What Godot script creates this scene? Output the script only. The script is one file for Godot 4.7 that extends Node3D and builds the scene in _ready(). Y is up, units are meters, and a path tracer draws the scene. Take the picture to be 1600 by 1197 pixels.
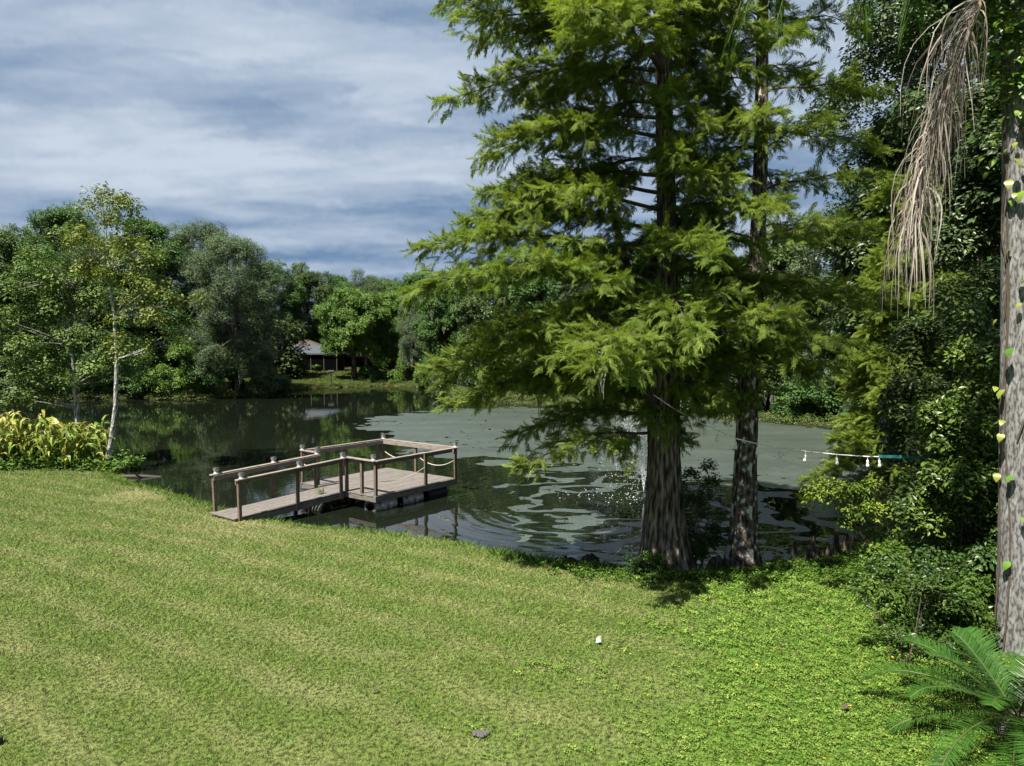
extends Node3D
# A pond seen from a lawn: floating dock, bald cypresses, palm, cycad, wooded far banks.
# y is up, the still water lies at y = 0, metres.

var used := {}
var M := {}
var field := PackedFloat32Array()
var fx0 := -27.0
var fz0 := -34.0
var fstep := 0.25
var fw := 0
var fh := 0
var noise_a := FastNoiseLite.new()
var noise_b := FastNoiseLite.new()
var lake := PackedVector2Array()
var LEAF := {}


class Geo:
	var v := PackedVector3Array()
	var n := PackedVector3Array()
	var c := PackedColorArray()
	var t := PackedVector2Array()
	var ix := PackedInt32Array()
	var col := Color.WHITE

	func vert(p: Vector3, nn: Vector3, uv := Vector2.ZERO) -> int:
		v.append(p)
		n.append(nn)
		c.append(col)
		t.append(uv)
		return v.size() - 1

	func face(pts: Array, out: Vector3) -> void:      # flat convex polygon, wound clockwise as seen from «out»
		var nn: Vector3 = (pts[1] - pts[0]).cross(pts[2] - pts[0]).normalized()
		var flip := nn.dot(out) < 0.0
		if flip:
			nn = -nn
		var s := v.size()
		for p in pts:
			vert(p, nn, Vector2(p.x + p.y, p.z + p.y))
		for k in range(1, pts.size() - 1):
			if flip:
				ix.append_array([s, s + k, s + k + 1])
			else:
				ix.append_array([s, s + k + 1, s + k])

	func box(lo: Vector3, hi: Vector3, b := 0.0) -> void:   # box with bevelled edges
		var m := (lo + hi) / 2.0
		var h := (hi - lo) / 2.0
		var p := func(s: Vector3, axis: int) -> Vector3:
			var q := s * (h - Vector3(b, b, b))
			q[axis] = s[axis] * h[axis]
			return m + q
		for axis in 3:
			var a1 := (axis + 1) % 3
			var a2 := (axis + 2) % 3
			for s in [-1.0, 1.0]:
				var pts := []
				for q in [[-1.0, -1.0], [1.0, -1.0], [1.0, 1.0], [-1.0, 1.0]]:
					var sg := Vector3.ZERO
					sg[axis] = s
					sg[a1] = q[0]
					sg[a2] = q[1]
					pts.append(p.call(sg, axis))
				var o := Vector3.ZERO
				o[axis] = s
				face(pts, o)
			if b > 0.0:
				for s1 in [-1.0, 1.0]:
					for s2 in [-1.0, 1.0]:
						var g := Vector3.ZERO
						g[a1] = s1
						g[a2] = s2
						var lo_g := g
						lo_g[axis] = -1.0
						var hi_g := g
						hi_g[axis] = 1.0
						face([p.call(lo_g, a1), p.call(hi_g, a1), p.call(hi_g, a2), p.call(lo_g, a2)], g)
		if b > 0.0:
			for sx in [-1.0, 1.0]:
				for sy in [-1.0, 1.0]:
					for sz in [-1.0, 1.0]:
						var g := Vector3(sx, sy, sz)
						face([p.call(g, 0), p.call(g, 1), p.call(g, 2)], g)

	func tube(path: PackedVector3Array, rad: PackedFloat32Array, sides := 8, cap := true, wobble = null) -> void:
		var up := Vector3(0.13, 0.97, 0.21).normalized()
		var start := v.size()
		var run := 0.0
		var last_x := Vector3.ZERO
		for k in path.size():
			var d := (path[mini(k + 1, path.size() - 1)] - path[maxi(k - 1, 0)]).normalized()
			var x := last_x
			if k == 0:
				x = d.cross(up)
				if x.length() < 0.3:
					x = d.cross(Vector3(1, 0.1, 0.2))
			x = (x - d * x.dot(d)).normalized()
			last_x = x
			var y := d.cross(x)
			if k > 0:
				run += path[k].distance_to(path[k - 1])
			for s in sides + 1:
				var a := TAU * s / sides
				var o := x * cos(a) + y * sin(a)
				var r := rad[k]
				if wobble != null:
					r *= wobble.call(a if s < sides else 0.0, k, path[k])
				vert(path[k] + o * r, o, Vector2(float(s) / sides, run))
		for k in path.size() - 1:
			for s in sides:
				var q := start + k * (sides + 1) + s
				ix.append_array([q, q + sides + 1, q + 1, q + 1, q + sides + 1, q + sides + 2])
		if cap:
			for e in [0, path.size() - 1]:
				if rad[e] < 0.004:
					continue
				var d2: Vector3 = (path[e] - path[1 if e == 0 else e - 1]).normalized()
				var ctr := vert(path[e] + d2 * rad[e] * 0.15, d2, Vector2(0.5, 0.5))
				var base: int = start + e * (sides + 1)
				for s in sides:
					ix.append_array([ctr, base + s, base + s + 1] if e > 0 else [ctr, base + s + 1, base + s])

	func lathe(profile: Array, sides := 12, at := Vector3.ZERO) -> void:   # [radius, y] pairs from the bottom up
		var s0 := v.size()
		for k in profile.size():
			var a = profile[maxi(k - 1, 0)]
			var b = profile[mini(k + 1, profile.size() - 1)]
			var sl := Vector2(b[1] - a[1], a[0] - b[0]).normalized()
			for s in sides + 1:
				var an := TAU * s / sides
				var o := Vector3(cos(an), 0, sin(an))
				vert(at + o * profile[k][0] + Vector3(0, profile[k][1], 0), (o * sl.x + Vector3(0, sl.y, 0)).normalized(), Vector2(float(s) / sides, profile[k][1]))
		for k in profile.size() - 1:
			for s in sides:
				var q := s0 + k * (sides + 1) + s
				ix.append_array([q, q + 1, q + sides + 1, q + 1, q + sides + 2, q + sides + 1])

	func leaf(base: Vector3, tip: Vector3, w: float, nrm: Vector3, fold := 0.18, widest := 0.45) -> void:   # a folded diamond leaf
		var along := tip - base
		var side := along.cross(nrm).normalized() * w * 0.5
		var mid := base + along * widest
		var up := nrm * w * fold
		var l := mid - side + up
		var r := mid + side + up
		var n1 := (l - base).cross(tip - base).normalized()
		if n1.dot(nrm) < 0.0:
			n1 = -n1
		var n2 := (tip - base).cross(r - base).normalized()
		if n2.dot(nrm) < 0.0:
			n2 = -n2
		var s := v.size()
		vert(base, n1)
		vert(l, n1)
		vert(tip, n1)
		vert(base, n2)
		vert(tip, n2)
		vert(r, n2)
		ix.append_array([s, s + 1, s + 2, s + 3, s + 4, s + 5])

	func blade(pts: Array, w: Array, nrm: Vector3) -> void:    # a strap along points with widths
		var s := v.size()
		for k in pts.size():
			var d: Vector3 = (pts[mini(k + 1, pts.size() - 1)] - pts[maxi(k - 1, 0)]).normalized()
			var side := d.cross(nrm).normalized()
			var nn := side.cross(d).normalized()
			vert(pts[k] - side * w[k] * 0.5, nn, Vector2(0, float(k)))
			vert(pts[k] + side * w[k] * 0.5, nn, Vector2(1, float(k)))
		for k in pts.size() - 1:
			var q := s + k * 2
			ix.append_array([q, q + 2, q + 1, q + 1, q + 2, q + 3])

	func mesh() -> ArrayMesh:
		var a := []
		a.resize(Mesh.ARRAY_MAX)
		a[Mesh.ARRAY_VERTEX] = v
		a[Mesh.ARRAY_NORMAL] = n
		a[Mesh.ARRAY_COLOR] = c
		a[Mesh.ARRAY_TEX_UV] = t
		a[Mesh.ARRAY_INDEX] = ix
		var m := ArrayMesh.new()
		if v.size() > 0:
			m.add_surface_from_arrays(Mesh.PRIMITIVE_TRIANGLES, a)
		return m


# ---------------------------------------------------------------- naming and tagging
func numbered(called: String) -> String:
	if not used.has(called):
		used[called] = 0
		return called
	used[called] += 1
	return "%s_%03d" % [called, used[called]]

func tag(o: Node3D, label: String, category: String, group := "") -> Node3D:
	o.set_meta("label", label)
	o.set_meta("category", category)
	if group:
		o.set_meta("group", group)
	return o

func thing(called: String, label: String, category: String, at := Vector3.ZERO, group := "") -> Node3D:
	var o := Node3D.new()
	o.name = numbered(called)
	add_child(o)
	o.position = at
	return tag(o, label, category, group)

func part(called: String, mesh: Mesh, mat: Material, parent: Node3D, at := Vector3.ZERO, basis := Basis()) -> MeshInstance3D:
	var o := MeshInstance3D.new()
	var nm := called
	var k := 0
	var key: String = str(parent.get_instance_id()) + called if parent != self else called
	if used.has(key):
		used[key] += 1
		nm = "%s_%03d" % [called, used[key]]
	else:
		used[key] = 0
	o.name = nm
	o.mesh = mesh
	o.material_override = mat
	o.transform = Transform3D(basis, at)
	parent.add_child(o, true)
	return o

func copies(called: String, mesh: Mesh, mat: Material, parent: Node3D, where: Array, tint: PackedColorArray) -> MultiMeshInstance3D:
	var mm := MultiMesh.new()
	mm.transform_format = MultiMesh.TRANSFORM_3D
	mm.use_colors = true
	mm.mesh = mesh
	mm.instance_count = where.size()
	for k in where.size():
		mm.set_instance_transform(k, where[k])
		mm.set_instance_color(k, tint[k])
	var o := MultiMeshInstance3D.new()
	o.name = called if parent != self else numbered(called)
	o.multimesh = mm
	o.material_override = mat
	parent.add_child(o, true)
	o.set_meta("kind", "stuff")
	return o

func structure(called: String, mesh: Mesh, mat: Material) -> MeshInstance3D:
	var o := part(called, mesh, mat, self)
	o.set_meta("kind", "structure")
	return o

func seeded(k: int) -> RandomNumberGenerator:
	var r := RandomNumberGenerator.new()
	r.seed = k * 7919 + 13
	return r


# ---------------------------------------------------------------- materials
func ramp(cols: Array, at: Array) -> Gradient:
	var g := Gradient.new()
	g.offsets = PackedFloat32Array(at)
	g.colors = PackedColorArray(cols)
	return g

func noise_tex(sd: int, freq: float, cols: Array, at: Array, size := 256, octaves := 4, kind := FastNoiseLite.TYPE_SIMPLEX_SMOOTH) -> NoiseTexture2D:
	var f := FastNoiseLite.new()
	f.seed = sd
	f.noise_type = kind
	f.frequency = freq
	f.fractal_octaves = octaves
	var t := NoiseTexture2D.new()
	t.width = size
	t.height = size
	t.seamless = true
	t.noise = f
	t.color_ramp = ramp(cols, at)
	return t

func lin(r: float, g: float, b: float) -> Color:
	return Color(r, g, b).linear_to_srgb()

func plain(c: Color, rough := 0.8, spec := 0.5) -> StandardMaterial3D:
	var m := StandardMaterial3D.new()
	m.albedo_color = c
	m.roughness = rough
	m.metallic_specular = spec
	return m

func leafy(back: float, rough := 0.5, spec := 0.35) -> StandardMaterial3D:
	var m := StandardMaterial3D.new()
	m.vertex_color_use_as_albedo = true
	m.roughness = rough
	m.metallic_specular = spec
	m.cull_mode = BaseMaterial3D.CULL_DISABLED
	m.backlight_enabled = true
	m.backlight = Color(back, back, back * 0.75)
	return m

func bark(sd: int, cols: Array, at: Array, su: float, sv: float, relief: float, rough := 0.9) -> StandardMaterial3D:
	var m := StandardMaterial3D.new()
	m.albedo_texture = noise_tex(sd, 0.012, cols, at, 256, 5)
	m.uv1_scale = Vector3(su, sv, 1)
	m.roughness = rough
	m.metallic_specular = 0.25
	m.heightmap_enabled = true
	m.heightmap_scale = relief
	m.heightmap_texture = noise_tex(sd + 1, 0.016, [Color.BLACK, Color.WHITE], [0.25, 0.75], 256, 4)
	return m

func wood(sd: int, a: Color, b: Color, off: float) -> StandardMaterial3D:
	var m := StandardMaterial3D.new()
	m.albedo_texture = noise_tex(sd, 0.02, [b, a, a.lerp(Color(0.5, 0.48, 0.45), 0.3), b.darkened(0.3)], [0.2, 0.45, 0.62, 0.85], 256, 5)
	m.uv1_triplanar = true
	m.uv1_scale = Vector3(0.35, 7.0, 7.0)
	m.uv1_offset = Vector3(off, off * 2.3, off * 1.7)
	m.roughness = 0.85
	m.metallic_specular = 0.3
	m.heightmap_enabled = true
	m.heightmap_scale = 0.25
	m.heightmap_texture = noise_tex(sd + 9, 0.02, [Color.BLACK, Color.WHITE], [0.3, 0.7], 256, 4)
	return m

func make_materials() -> void:
	M.cypress_bark = bark(3, [lin(0.025, 0.018, 0.014), lin(0.085, 0.066, 0.052), lin(0.14, 0.115, 0.098), lin(0.21, 0.185, 0.165)], [0.25, 0.45, 0.6, 0.8], 7.0, 0.5, 2.5)
	M.lichen_bark = bark(4, [lin(0.025, 0.018, 0.014), lin(0.08, 0.06, 0.048), lin(0.12, 0.1, 0.085), lin(0.14, 0.12, 0.1), lin(0.5, 0.5, 0.47)], [0.25, 0.42, 0.55, 0.71, 0.76], 4.0, 1.1, 1.5)
	M.dark_bark = bark(5, [lin(0.02, 0.016, 0.012), lin(0.07, 0.058, 0.045), lin(0.14, 0.12, 0.1)], [0.25, 0.5, 0.75], 3.0, 0.7, 2.0)
	M.grey_bark = bark(7, [lin(0.1, 0.1, 0.09), lin(0.26, 0.26, 0.24), lin(0.45, 0.45, 0.43)], [0.3, 0.5, 0.72], 2.0, 1.2, 0.6)
	M.palm_bark = bark(11, [lin(0.16, 0.157, 0.152), lin(0.2, 0.197, 0.193), lin(0.225, 0.222, 0.218), lin(0.31, 0.31, 0.315)], [0.15, 0.42, 0.65, 0.86], 3.0, 0.55, 0.4)
	M.palm_bark.detail_enabled = true
	M.palm_bark.detail_blend_mode = BaseMaterial3D.BLEND_MODE_MUL
	M.palm_bark.detail_albedo = noise_tex(13, 0.05, [Color(0.62, 0.62, 0.62), Color(0.92, 0.92, 0.92), Color(1, 1, 1)], [0.3, 0.5, 0.75], 256, 5)
	M.wet_wood = plain(lin(0.018, 0.015, 0.011), 0.5, 0.4)
	M.twig = plain(lin(0.075, 0.06, 0.047), 0.9, 0.2)
	M.pale_twig = plain(lin(0.3, 0.28, 0.25), 0.9, 0.2)
	M.vine_stem = plain(lin(0.085, 0.068, 0.052), 0.9, 0.2)
	M.leaf = leafy(0.7, 0.5)
	M.glossy_leaf = leafy(0.5, 0.4, 0.4)
	M.cover_leaf = leafy(0.5, 0.6, 0.25)
	M.feather = leafy(1.0, 0.65, 0.25)
	M.grass = leafy(0.5, 0.6, 0.25)
	M.dry = leafy(0.35, 0.8, 0.2)
	for k in 5:
		var g := 0.86 + 0.09 * ((k * 3) % 5) / 2.0
		M["deck%d" % k] = wood(40, lin(0.155 * g, 0.142 * g, 0.13 * g), lin(0.08 * g, 0.07 * g, 0.062 * g), k * 0.37)
		M["post%d" % k] = wood(41, lin(0.15 * g, 0.112 * g, 0.085 * g), lin(0.075 * g, 0.055 * g, 0.042 * g), k * 0.29)
		M["rail%d" % k] = wood(42, lin(0.24 * g, 0.21 * g, 0.182 * g), lin(0.125 * g, 0.105 * g, 0.09 * g), k * 0.21)
	M.rope = plain(lin(0.42, 0.38, 0.33), 0.9, 0.2)
	M.white = plain(lin(0.7, 0.7, 0.68), 0.4)
	M.black = plain(lin(0.02, 0.02, 0.022), 0.5)
	M.grey_metal = plain(lin(0.35, 0.36, 0.37), 0.3, 0.6)
	M.drum = StandardMaterial3D.new()
	M.drum.albedo_texture = noise_tex(61, 0.01, [lin(0.12, 0.13, 0.1), lin(0.3, 0.32, 0.3), lin(0.42, 0.44, 0.43)], [0.3, 0.5, 0.7])
	M.drum.roughness = 0.55
	M.dark_drum = plain(lin(0.016, 0.018, 0.028), 0.5)
	M.cord = plain(lin(0.75, 0.75, 0.73), 0.6)
	M.strap = plain(lin(0.015, 0.13, 0.135), 0.7)
	M.bulb = plain(Color(0.92, 0.93, 0.9, 0.35), 0.08)
	M.bulb.transparency = BaseMaterial3D.TRANSPARENCY_ALPHA
	M.bulb_frost = plain(lin(0.75, 0.75, 0.7), 0.25, 0.6)
	M.flower = plain(lin(0.75, 0.38, 0.01), 0.6)


# ---------------------------------------------------------------- the lake outline and the ground's height
func lake_distance(x: float, z: float) -> float:     # below zero on the water
	var best := 1e9
	var inside := false
	var j := lake.size() - 1
	for i in lake.size():
		var ax := lake[j].x
		var az := lake[j].y
		var bx := lake[i].x
		var bz := lake[i].y
		if (bz > z) != (az > z) and x < (ax - bx) * (z - bz) / (az - bz) + bx:
			inside = not inside
		var dx := bx - ax
		var dz := bz - az
		var s := clampf(((x - ax) * dx + (z - az) * dz) / (dx * dx + dz * dz), 0.0, 1.0)
		var ex := x - ax - dx * s
		var ez := z - az - dz * s
		var q := ex * ex + ez * ez
		if q < best:
			best = q
		j = i
	var d := sqrt(best)
	d += noise_b.get_noise_2d(x * 6.0, z * 6.0) * 0.22
	return -d if inside else d

func near_distance(x: float, z: float) -> float:
	var gx := clampf((x - fx0) / fstep, 0.0, fw - 1.001)
	var gz := clampf((z - fz0) / fstep, 0.0, fh - 1.001)
	var a := int(gx)
	var b := int(gz)
	var u := gx - a
	var w := gz - b
	var k := b * fw + a
	return lerpf(lerpf(field[k], field[k + 1], u), lerpf(field[k + fw], field[k + fw + 1], u), w)

func ground_height(x: float, z: float, d: float) -> float:
	if d < 0.0:
		return maxf(-1.6, d * 0.55)
	var h := 0.25 * (1.0 - exp(-d / 0.28)) + minf(0.011 * d, 0.25)
	h += noise_a.get_noise_2d(x * 2.0, z * 2.0) * 0.05 * clampf(d, 0.0, 1.0)
	if z < -55.0:
		h += minf(0.085 * d, 1.15)
	var m := Vector2(x + 11.9, z + 22.3).length()
	h += 0.14 * exp(-m * m / 0.5) * clampf(d * 3.0, 0.0, 1.0)
	return h

func lawn_y(x: float, z: float) -> float:
	return ground_height(x, z, near_distance(x, z))

func streak(x: float, z: float) -> float:     # mower tracks and clippings, 0 green .. 1 straw
	var bend := x + 0.02 * (z + 14.0) * (z + 14.0) + noise_a.get_noise_2d(x * 3.0, z * 3.0) * 0.5
	var across := -bend * 0.5 + z * 0.87
	var s := 0.5 + 0.5 * sin(across * 5.2 + noise_b.get_noise_2d(x * 4.0, z * 4.0) * 2.0)
	s = pow(s, 3.0) * 0.36 * (0.4 + 0.9 * (0.5 + 0.5 * noise_b.get_noise_2d(x * 8.0 + 90.0, z * 3.0)))
	s += 0.26 * maxf(0.0, noise_b.get_noise_2d(x * 18.0, z * 18.0)) + 0.3 * maxf(0.0, noise_a.get_noise_2d(x * 40.0, z * 40.0))
	s += 0.2 * maxf(0.0, noise_a.get_noise_2d(x * 5.0 + 300.0, z * 5.0))
	var m := Vector2(x + 11.9, (z + 22.1) * 1.3).length()
	s += 0.8 * exp(-m * m / 0.9) + 0.5 * exp(-pow(Vector2(x + 7.0, z + 18.6).length(), 2.0) / 2.5)
	return clampf(s, 0.0, 1.0)

func clover(x: float, z: float) -> float:     # where the creeping ground cover has taken over from the grass
	var edge := 1.2 + 0.35 * (-z - 8.0) + noise_a.get_noise_2d(x * 7.0, z * 7.0) * 2.2
	return smoothstep(edge - 2.2, edge + 2.8, x)


# ---------------------------------------------------------------- small meshes that foliage is made of
func clump(sd: int, count: int, rad: float, length: float, width: float, hang := 0.0) -> ArrayMesh:
	var g := Geo.new()
	var r := seeded(sd)
	for k in count:
		var dir := Vector3(r.randf_range(-1, 1), r.randf_range(-0.5, 1), r.randf_range(-1, 1)).normalized()
		var p := dir * rad * r.randf_range(0.25, 1.0)
		var nrm := (dir * 0.6 + Vector3(r.randf_range(-0.6, 0.6), r.randf_range(0.3, 1.2), r.randf_range(-0.6, 0.6))).normalized()
		var along := Vector3(r.randf_range(-1, 1), r.randf_range(-0.5, 0.3) - hang, r.randf_range(-1, 1))
		along = (along + dir * 0.5)
		along = (along - nrm * along.dot(nrm) * 0.7).normalized()
		var s := r.randf_range(0.7, 1.25)
		g.col = Color.WHITE * r.randf_range(0.72, 1.25)
		g.leaf(p, p + along * length * s, width * s, nrm)
	return g.mesh()

func feather_spray(sd: int) -> ArrayMesh:      # a flat drooping spray of cypress needles, about 0.4 m along +x
	var g := Geo.new()
	var r := seeded(sd)
	var stems := 10
	for k in stems:
		var f := float(k) / stems
		var p := Vector3(0.02 + 0.34 * f, -0.09 * f * f, 0)
		for side in [-1.0, 1.0]:
			var l := r.randf_range(0.1, 0.19) * (1.0 - 0.45 * f)
			var out := Vector3(0.8 + r.randf_range(-0.25, 0.25), -0.15 - 0.5 * r.randf(), side * r.randf_range(0.5, 1.0)).normalized()
			var tone := r.randf_range(0.75, 1.2)
			for q in 4:
				var s := (q + 0.2) / 4.0
				var a := p + out * l * s + Vector3(0, -0.03 * s * s, 0)
				for e in [-1.0, 1.0]:
					var d := (out + Vector3(0.35, r.randf_range(-0.6, 0.25), side * e * 0.75)).normalized()
					g.col = Color.WHITE * tone * r.randf_range(0.85, 1.15)
					g.leaf(a, a + d * r.randf_range(0.035, 0.06), 0.013, Vector3(r.randf_range(-0.5, 0.5), 1, r.randf_range(-0.5, 0.5)).normalized(), 0.1, 0.5)
			g.col = Color.WHITE * tone
			g.leaf(p, p + out * l * 1.1 + Vector3(0, -0.03, 0), 0.014, Vector3(r.randf_range(-0.3, 0.3), 1, r.randf_range(-0.3, 0.3)).normalized(), 0.1, 0.5)
	g.leaf(Vector3(0.32, -0.08, 0), Vector3(0.46, -0.19, 0), 0.025, Vector3(0.3, 1, 0).normalized())
	return g.mesh()

func moss_tuft(sd: int) -> ArrayMesh:          # hanging grey moss, one metre long
	var g := Geo.new()
	var r := seeded(sd)
	for k in 9:
		var a := r.randf() * TAU
		var p := Vector3(cos(a), 0, sin(a)) * r.randf_range(0.0, 0.14)
		var l := r.randf_range(0.45, 1.0)
		var sway := Vector3(r.randf_range(-0.08, 0.08), 0, r.randf_range(-0.08, 0.08))
		var pts := [p, p + sway + Vector3(0, -l * 0.35, 0), p * 0.8 - sway * 0.5 + Vector3(0, -l * 0.7, 0), p * 0.5 + Vector3(0, -l, 0)]
		var w := r.randf_range(0.02, 0.045)
		g.col = Color.WHITE * r.randf_range(0.7, 1.2)
		g.blade(pts, [w * 0.7, w, w * 0.7, 0.004], Vector3(sin(a), 0.1, cos(a)))
	return g.mesh()

func grass_tuft(sd: int, blades: int, rad: float, tall: float, wide: float) -> ArrayMesh:
	var g := Geo.new()
	var r := seeded(sd)
	for k in blades:
		var a := r.randf() * TAU
		var p := Vector3(cos(a), 0, sin(a)) * rad * sqrt(r.randf())
		var lean := Vector3(r.randf_range(-1, 1), 0, r.randf_range(-1, 1)) * tall * 0.8
		var h := tall * r.randf_range(0.5, 1.15)
		var nrm := Vector3(r.randf_range(-1, 1), 0.8, r.randf_range(-1, 1)).normalized()
		g.col = Color.WHITE * r.randf_range(0.65, 1.3)
		g.leaf(p, p + lean + Vector3(0, h, 0), wide * r.randf_range(0.7, 1.3), nrm, 0.1, 0.35)
	return g.mesh()

func rosette(sd: int, leaves: int, rad: float, l: float, w: float) -> ArrayMesh:
	var g := Geo.new()
	var r := seeded(sd)
	for k in leaves:
		var a := r.randf() * TAU
		var p := Vector3(cos(a) * rad * r.randf(), r.randf_range(0.015, 0.07), sin(a) * rad * r.randf())
		var d := Vector3(r.randf_range(-1, 1), r.randf_range(-0.15, 0.45), r.randf_range(-1, 1)).normalized()
		g.col = Color.WHITE * r.randf_range(0.7, 1.25)
		g.leaf(p, p + d * l * r.randf_range(0.7, 1.2), w, Vector3(r.randf_range(-0.5, 0.5), 1, r.randf_range(-0.5, 0.5)).normalized(), 0.2, 0.5)
	return g.mesh()

func make_leaf_meshes() -> void:
	for k in 3:
		LEAF["far%d" % k] = clump(10 + k, 34, 0.46, 0.19, 0.11, 0.1)
		LEAF["fine%d" % k] = clump(20 + k, 40, 0.42, 0.13, 0.06, 0.15)
		LEAF["mid%d" % k] = clump(30 + k, 24, 0.3, 0.13, 0.075, 0.1)
		LEAF["near%d" % k] = clump(40 + k, 22, 0.16, 0.075, 0.036, 0.0)
		LEAF["spray%d" % k] = feather_spray(50 + k)
		LEAF["moss%d" % k] = moss_tuft(60 + k)


# ---------------------------------------------------------------- trees
func bend(a: Vector3, b: Vector3, sag: Vector3, steps := 6) -> PackedVector3Array:
	var p := PackedVector3Array()
	for k in steps + 1:
		var s := float(k) / steps
		p.append(a.lerp(b, s) + sag * 4.0 * s * (1.0 - s))
	return p

func taper(n: int, a: float, b: float, e := 1.0) -> PackedFloat32Array:
	var r := PackedFloat32Array()
	for k in n:
		r.append(lerpf(a, b, pow(float(k) / maxf(n - 1, 1), e)))
	return r

func fill_blob(r: RandomNumberGenerator, at: Vector3, rad: Vector3, count: int, ca: Color, cb: Color, where: Array, tint: PackedColorArray, size := 1.0) -> void:
	var tone := r.randf()
	for k in count:
		var d := Vector3(r.randf_range(-1, 1), r.randf_range(-0.65, 1), r.randf_range(-1, 1)).normalized()
		var q := at + d * rad * pow(r.randf_range(0.1, 1.0), 0.45)
		var b := Basis(Vector3(d.z, 0.2, -d.x).normalized(), r.randf_range(0.0, 0.8)) * Basis(Vector3.UP, r.randf() * TAU)
		where.append(Transform3D(b.scaled(Vector3.ONE * size * r.randf_range(0.7, 1.25)), q))
		var c := ca.lerp(cb, clampf(tone * 0.6 + r.randf() * 0.5 - 0.05, 0.0, 1.0)) * r.randf_range(0.8, 1.2)
		c.a = 1.0
		tint.append(c)

# o: h total height, r crown radius, low underside of the crown, blobs, per, leaf, ca, cb, trunk, bark, size, moss, lean, flat
func broadleaf(called: String, label: String, at: Vector3, sd: int, o: Dictionary, group := "") -> Node3D:
	var r := seeded(sd)
	var root := thing(called, label, o.get("category", "tree"), at, group)
	var h: float = o.h
	var rad: float = o.r
	var low: float = o.low
	var where := []
	var tint := PackedColorArray()
	var g := Geo.new()
	var lean: Vector3 = o.get("lean", Vector3.ZERO)
	var top := Vector3(r.randf_range(-0.4, 0.4), low + (h - low) * 0.55, r.randf_range(-0.4, 0.4)) + lean
	var trunk_path := bend(Vector3(0, -0.4, 0), top, Vector3(r.randf_range(-0.3, 0.3), 0, r.randf_range(-0.3, 0.3)), 8)
	var tr: float = o.get("trunk", 0.3)
	var tg := Geo.new()
	tg.tube(trunk_path, taper(9, tr * 1.15, tr * 0.4, 0.8), 8, false)
	part("trunk", tg.mesh(), M[o.get("bark", "dark_bark")], root)
	var n: int = o.get("blobs", 34)
	var mossy := []
	var mtint := PackedColorArray()
	for k in n:
		var f := (float(k) + 0.5) / n
		var yy := lerpf(-0.95, 0.98, f)
		var a := k * 2.39996 + r.randf_range(-0.4, 0.4)
		var ring := sqrt(maxf(0.0, 1.0 - yy * yy)) * r.randf_range(0.45, 1.0)
		if yy < 0.0:
			ring = lerpf(ring, r.randf_range(0.35, 0.95), 0.5)
		var p := Vector3(cos(a) * ring * rad, low + (h - low) * (0.5 + 0.46 * yy) * r.randf_range(0.92, 1.04), sin(a) * ring * rad)
		p += lean * clampf((p.y - low) / (h - low) + 0.3, 0.0, 1.0)
		var br: float = rad * r.randf_range(0.2, 0.36) * o.get("fat", 1.0)
		fill_blob(r, p, Vector3(br, br * r.randf_range(0.55, 0.85), br), int(o.get("per", 60) * r.randf_range(0.7, 1.2)), o.ca, o.cb, where, tint, o.get("size", 1.0))
		if k % 2 == 0:
			var from := trunk_path[4 + (k % 5)]
			g.tube(bend(from, p, Vector3(0, 0.12 * rad * r.randf_range(-0.4, 1.0), 0), 5), taper(6, tr * 0.32, 0.02), 5, false)
		if o.get("moss", 0) > 0:
			for q in int(o.moss):
				var d := Vector3(r.randf_range(-1, 1), 0, r.randf_range(-1, 1)) * br
				var s := r.randf_range(0.7, 1.9)
				mossy.append(Transform3D(Basis(Vector3.UP, r.randf() * TAU).scaled(Vector3(1.4, s, 1.4)), p + d + Vector3(0, -br * 0.3, 0)))
				mtint.append(Color(0.15, 0.16, 0.125) * r.randf_range(0.7, 1.2))
	part("branches", g.mesh(), M[o.get("bark", "dark_bark")], root)
	copies("crown", LEAF["%s%d" % [o.get("leaf", "far"), sd % 3]], M[o.get("mat", "leaf")], root, where, tint)
	if mossy:
		copies("hanging_moss", LEAF["moss%d" % (sd % 3)], M.dry, root, mossy, mtint)
	return root

# a tree whose crown is given clump by clump (world points), for the ones near enough to know their shape
func shaped_tree(called: String, label: String, at: Vector3, sd: int, trunk: PackedVector3Array, tr: float, blobs: Array, o: Dictionary) -> Node3D:
	var r := seeded(sd)
	var root := thing(called, label, o.get("category", "tree"), at)
	var tg := Geo.new()
	var local := PackedVector3Array()
	for p in trunk:
		local.append(p - at)
	tg.tube(local, taper(local.size(), tr, o.get("tip", tr * 0.25), 0.9), 9, false)
	part("trunk", tg.mesh(), M[o.bark], root)
	var g := Geo.new()
	var where := []
	var tint := PackedColorArray()
	for b in blobs:
		for extra in int(o.get("depth", 2)):
			var p: Vector3 = b - at
			if extra > 0:
				p += Vector3(r.randf_range(-0.5, 0.5), r.randf_range(-0.3, 0.3), r.randf_range(-1, 1) * o.get("spread", 1.5))
			var rr: float = o.rad * r.randf_range(0.7, 1.25)
			fill_blob(r, p, Vector3(rr, rr * 0.8, rr), int(o.per * r.randf_range(0.6, 1.2)), o.ca, o.cb, where, tint, o.get("size", 1.0))
			var near := local[0]
			for q in local:
				if absf(q.y - (p.y - 0.6)) < absf(near.y - (p.y - 0.6)):
					near = q
			g.tube(bend(near, p, Vector3(0, r.randf_range(-0.15, 0.2), 0), 5), taper(6, tr * 0.22, 0.008), 5, false)
	part("branches", g.mesh(), M[o.get("limb", o.bark)], root)
	copies("crown", LEAF["%s%d" % [o.leaf, sd % 3]], M[o.get("mat", "leaf")], root, where, tint)
	return root

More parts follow.
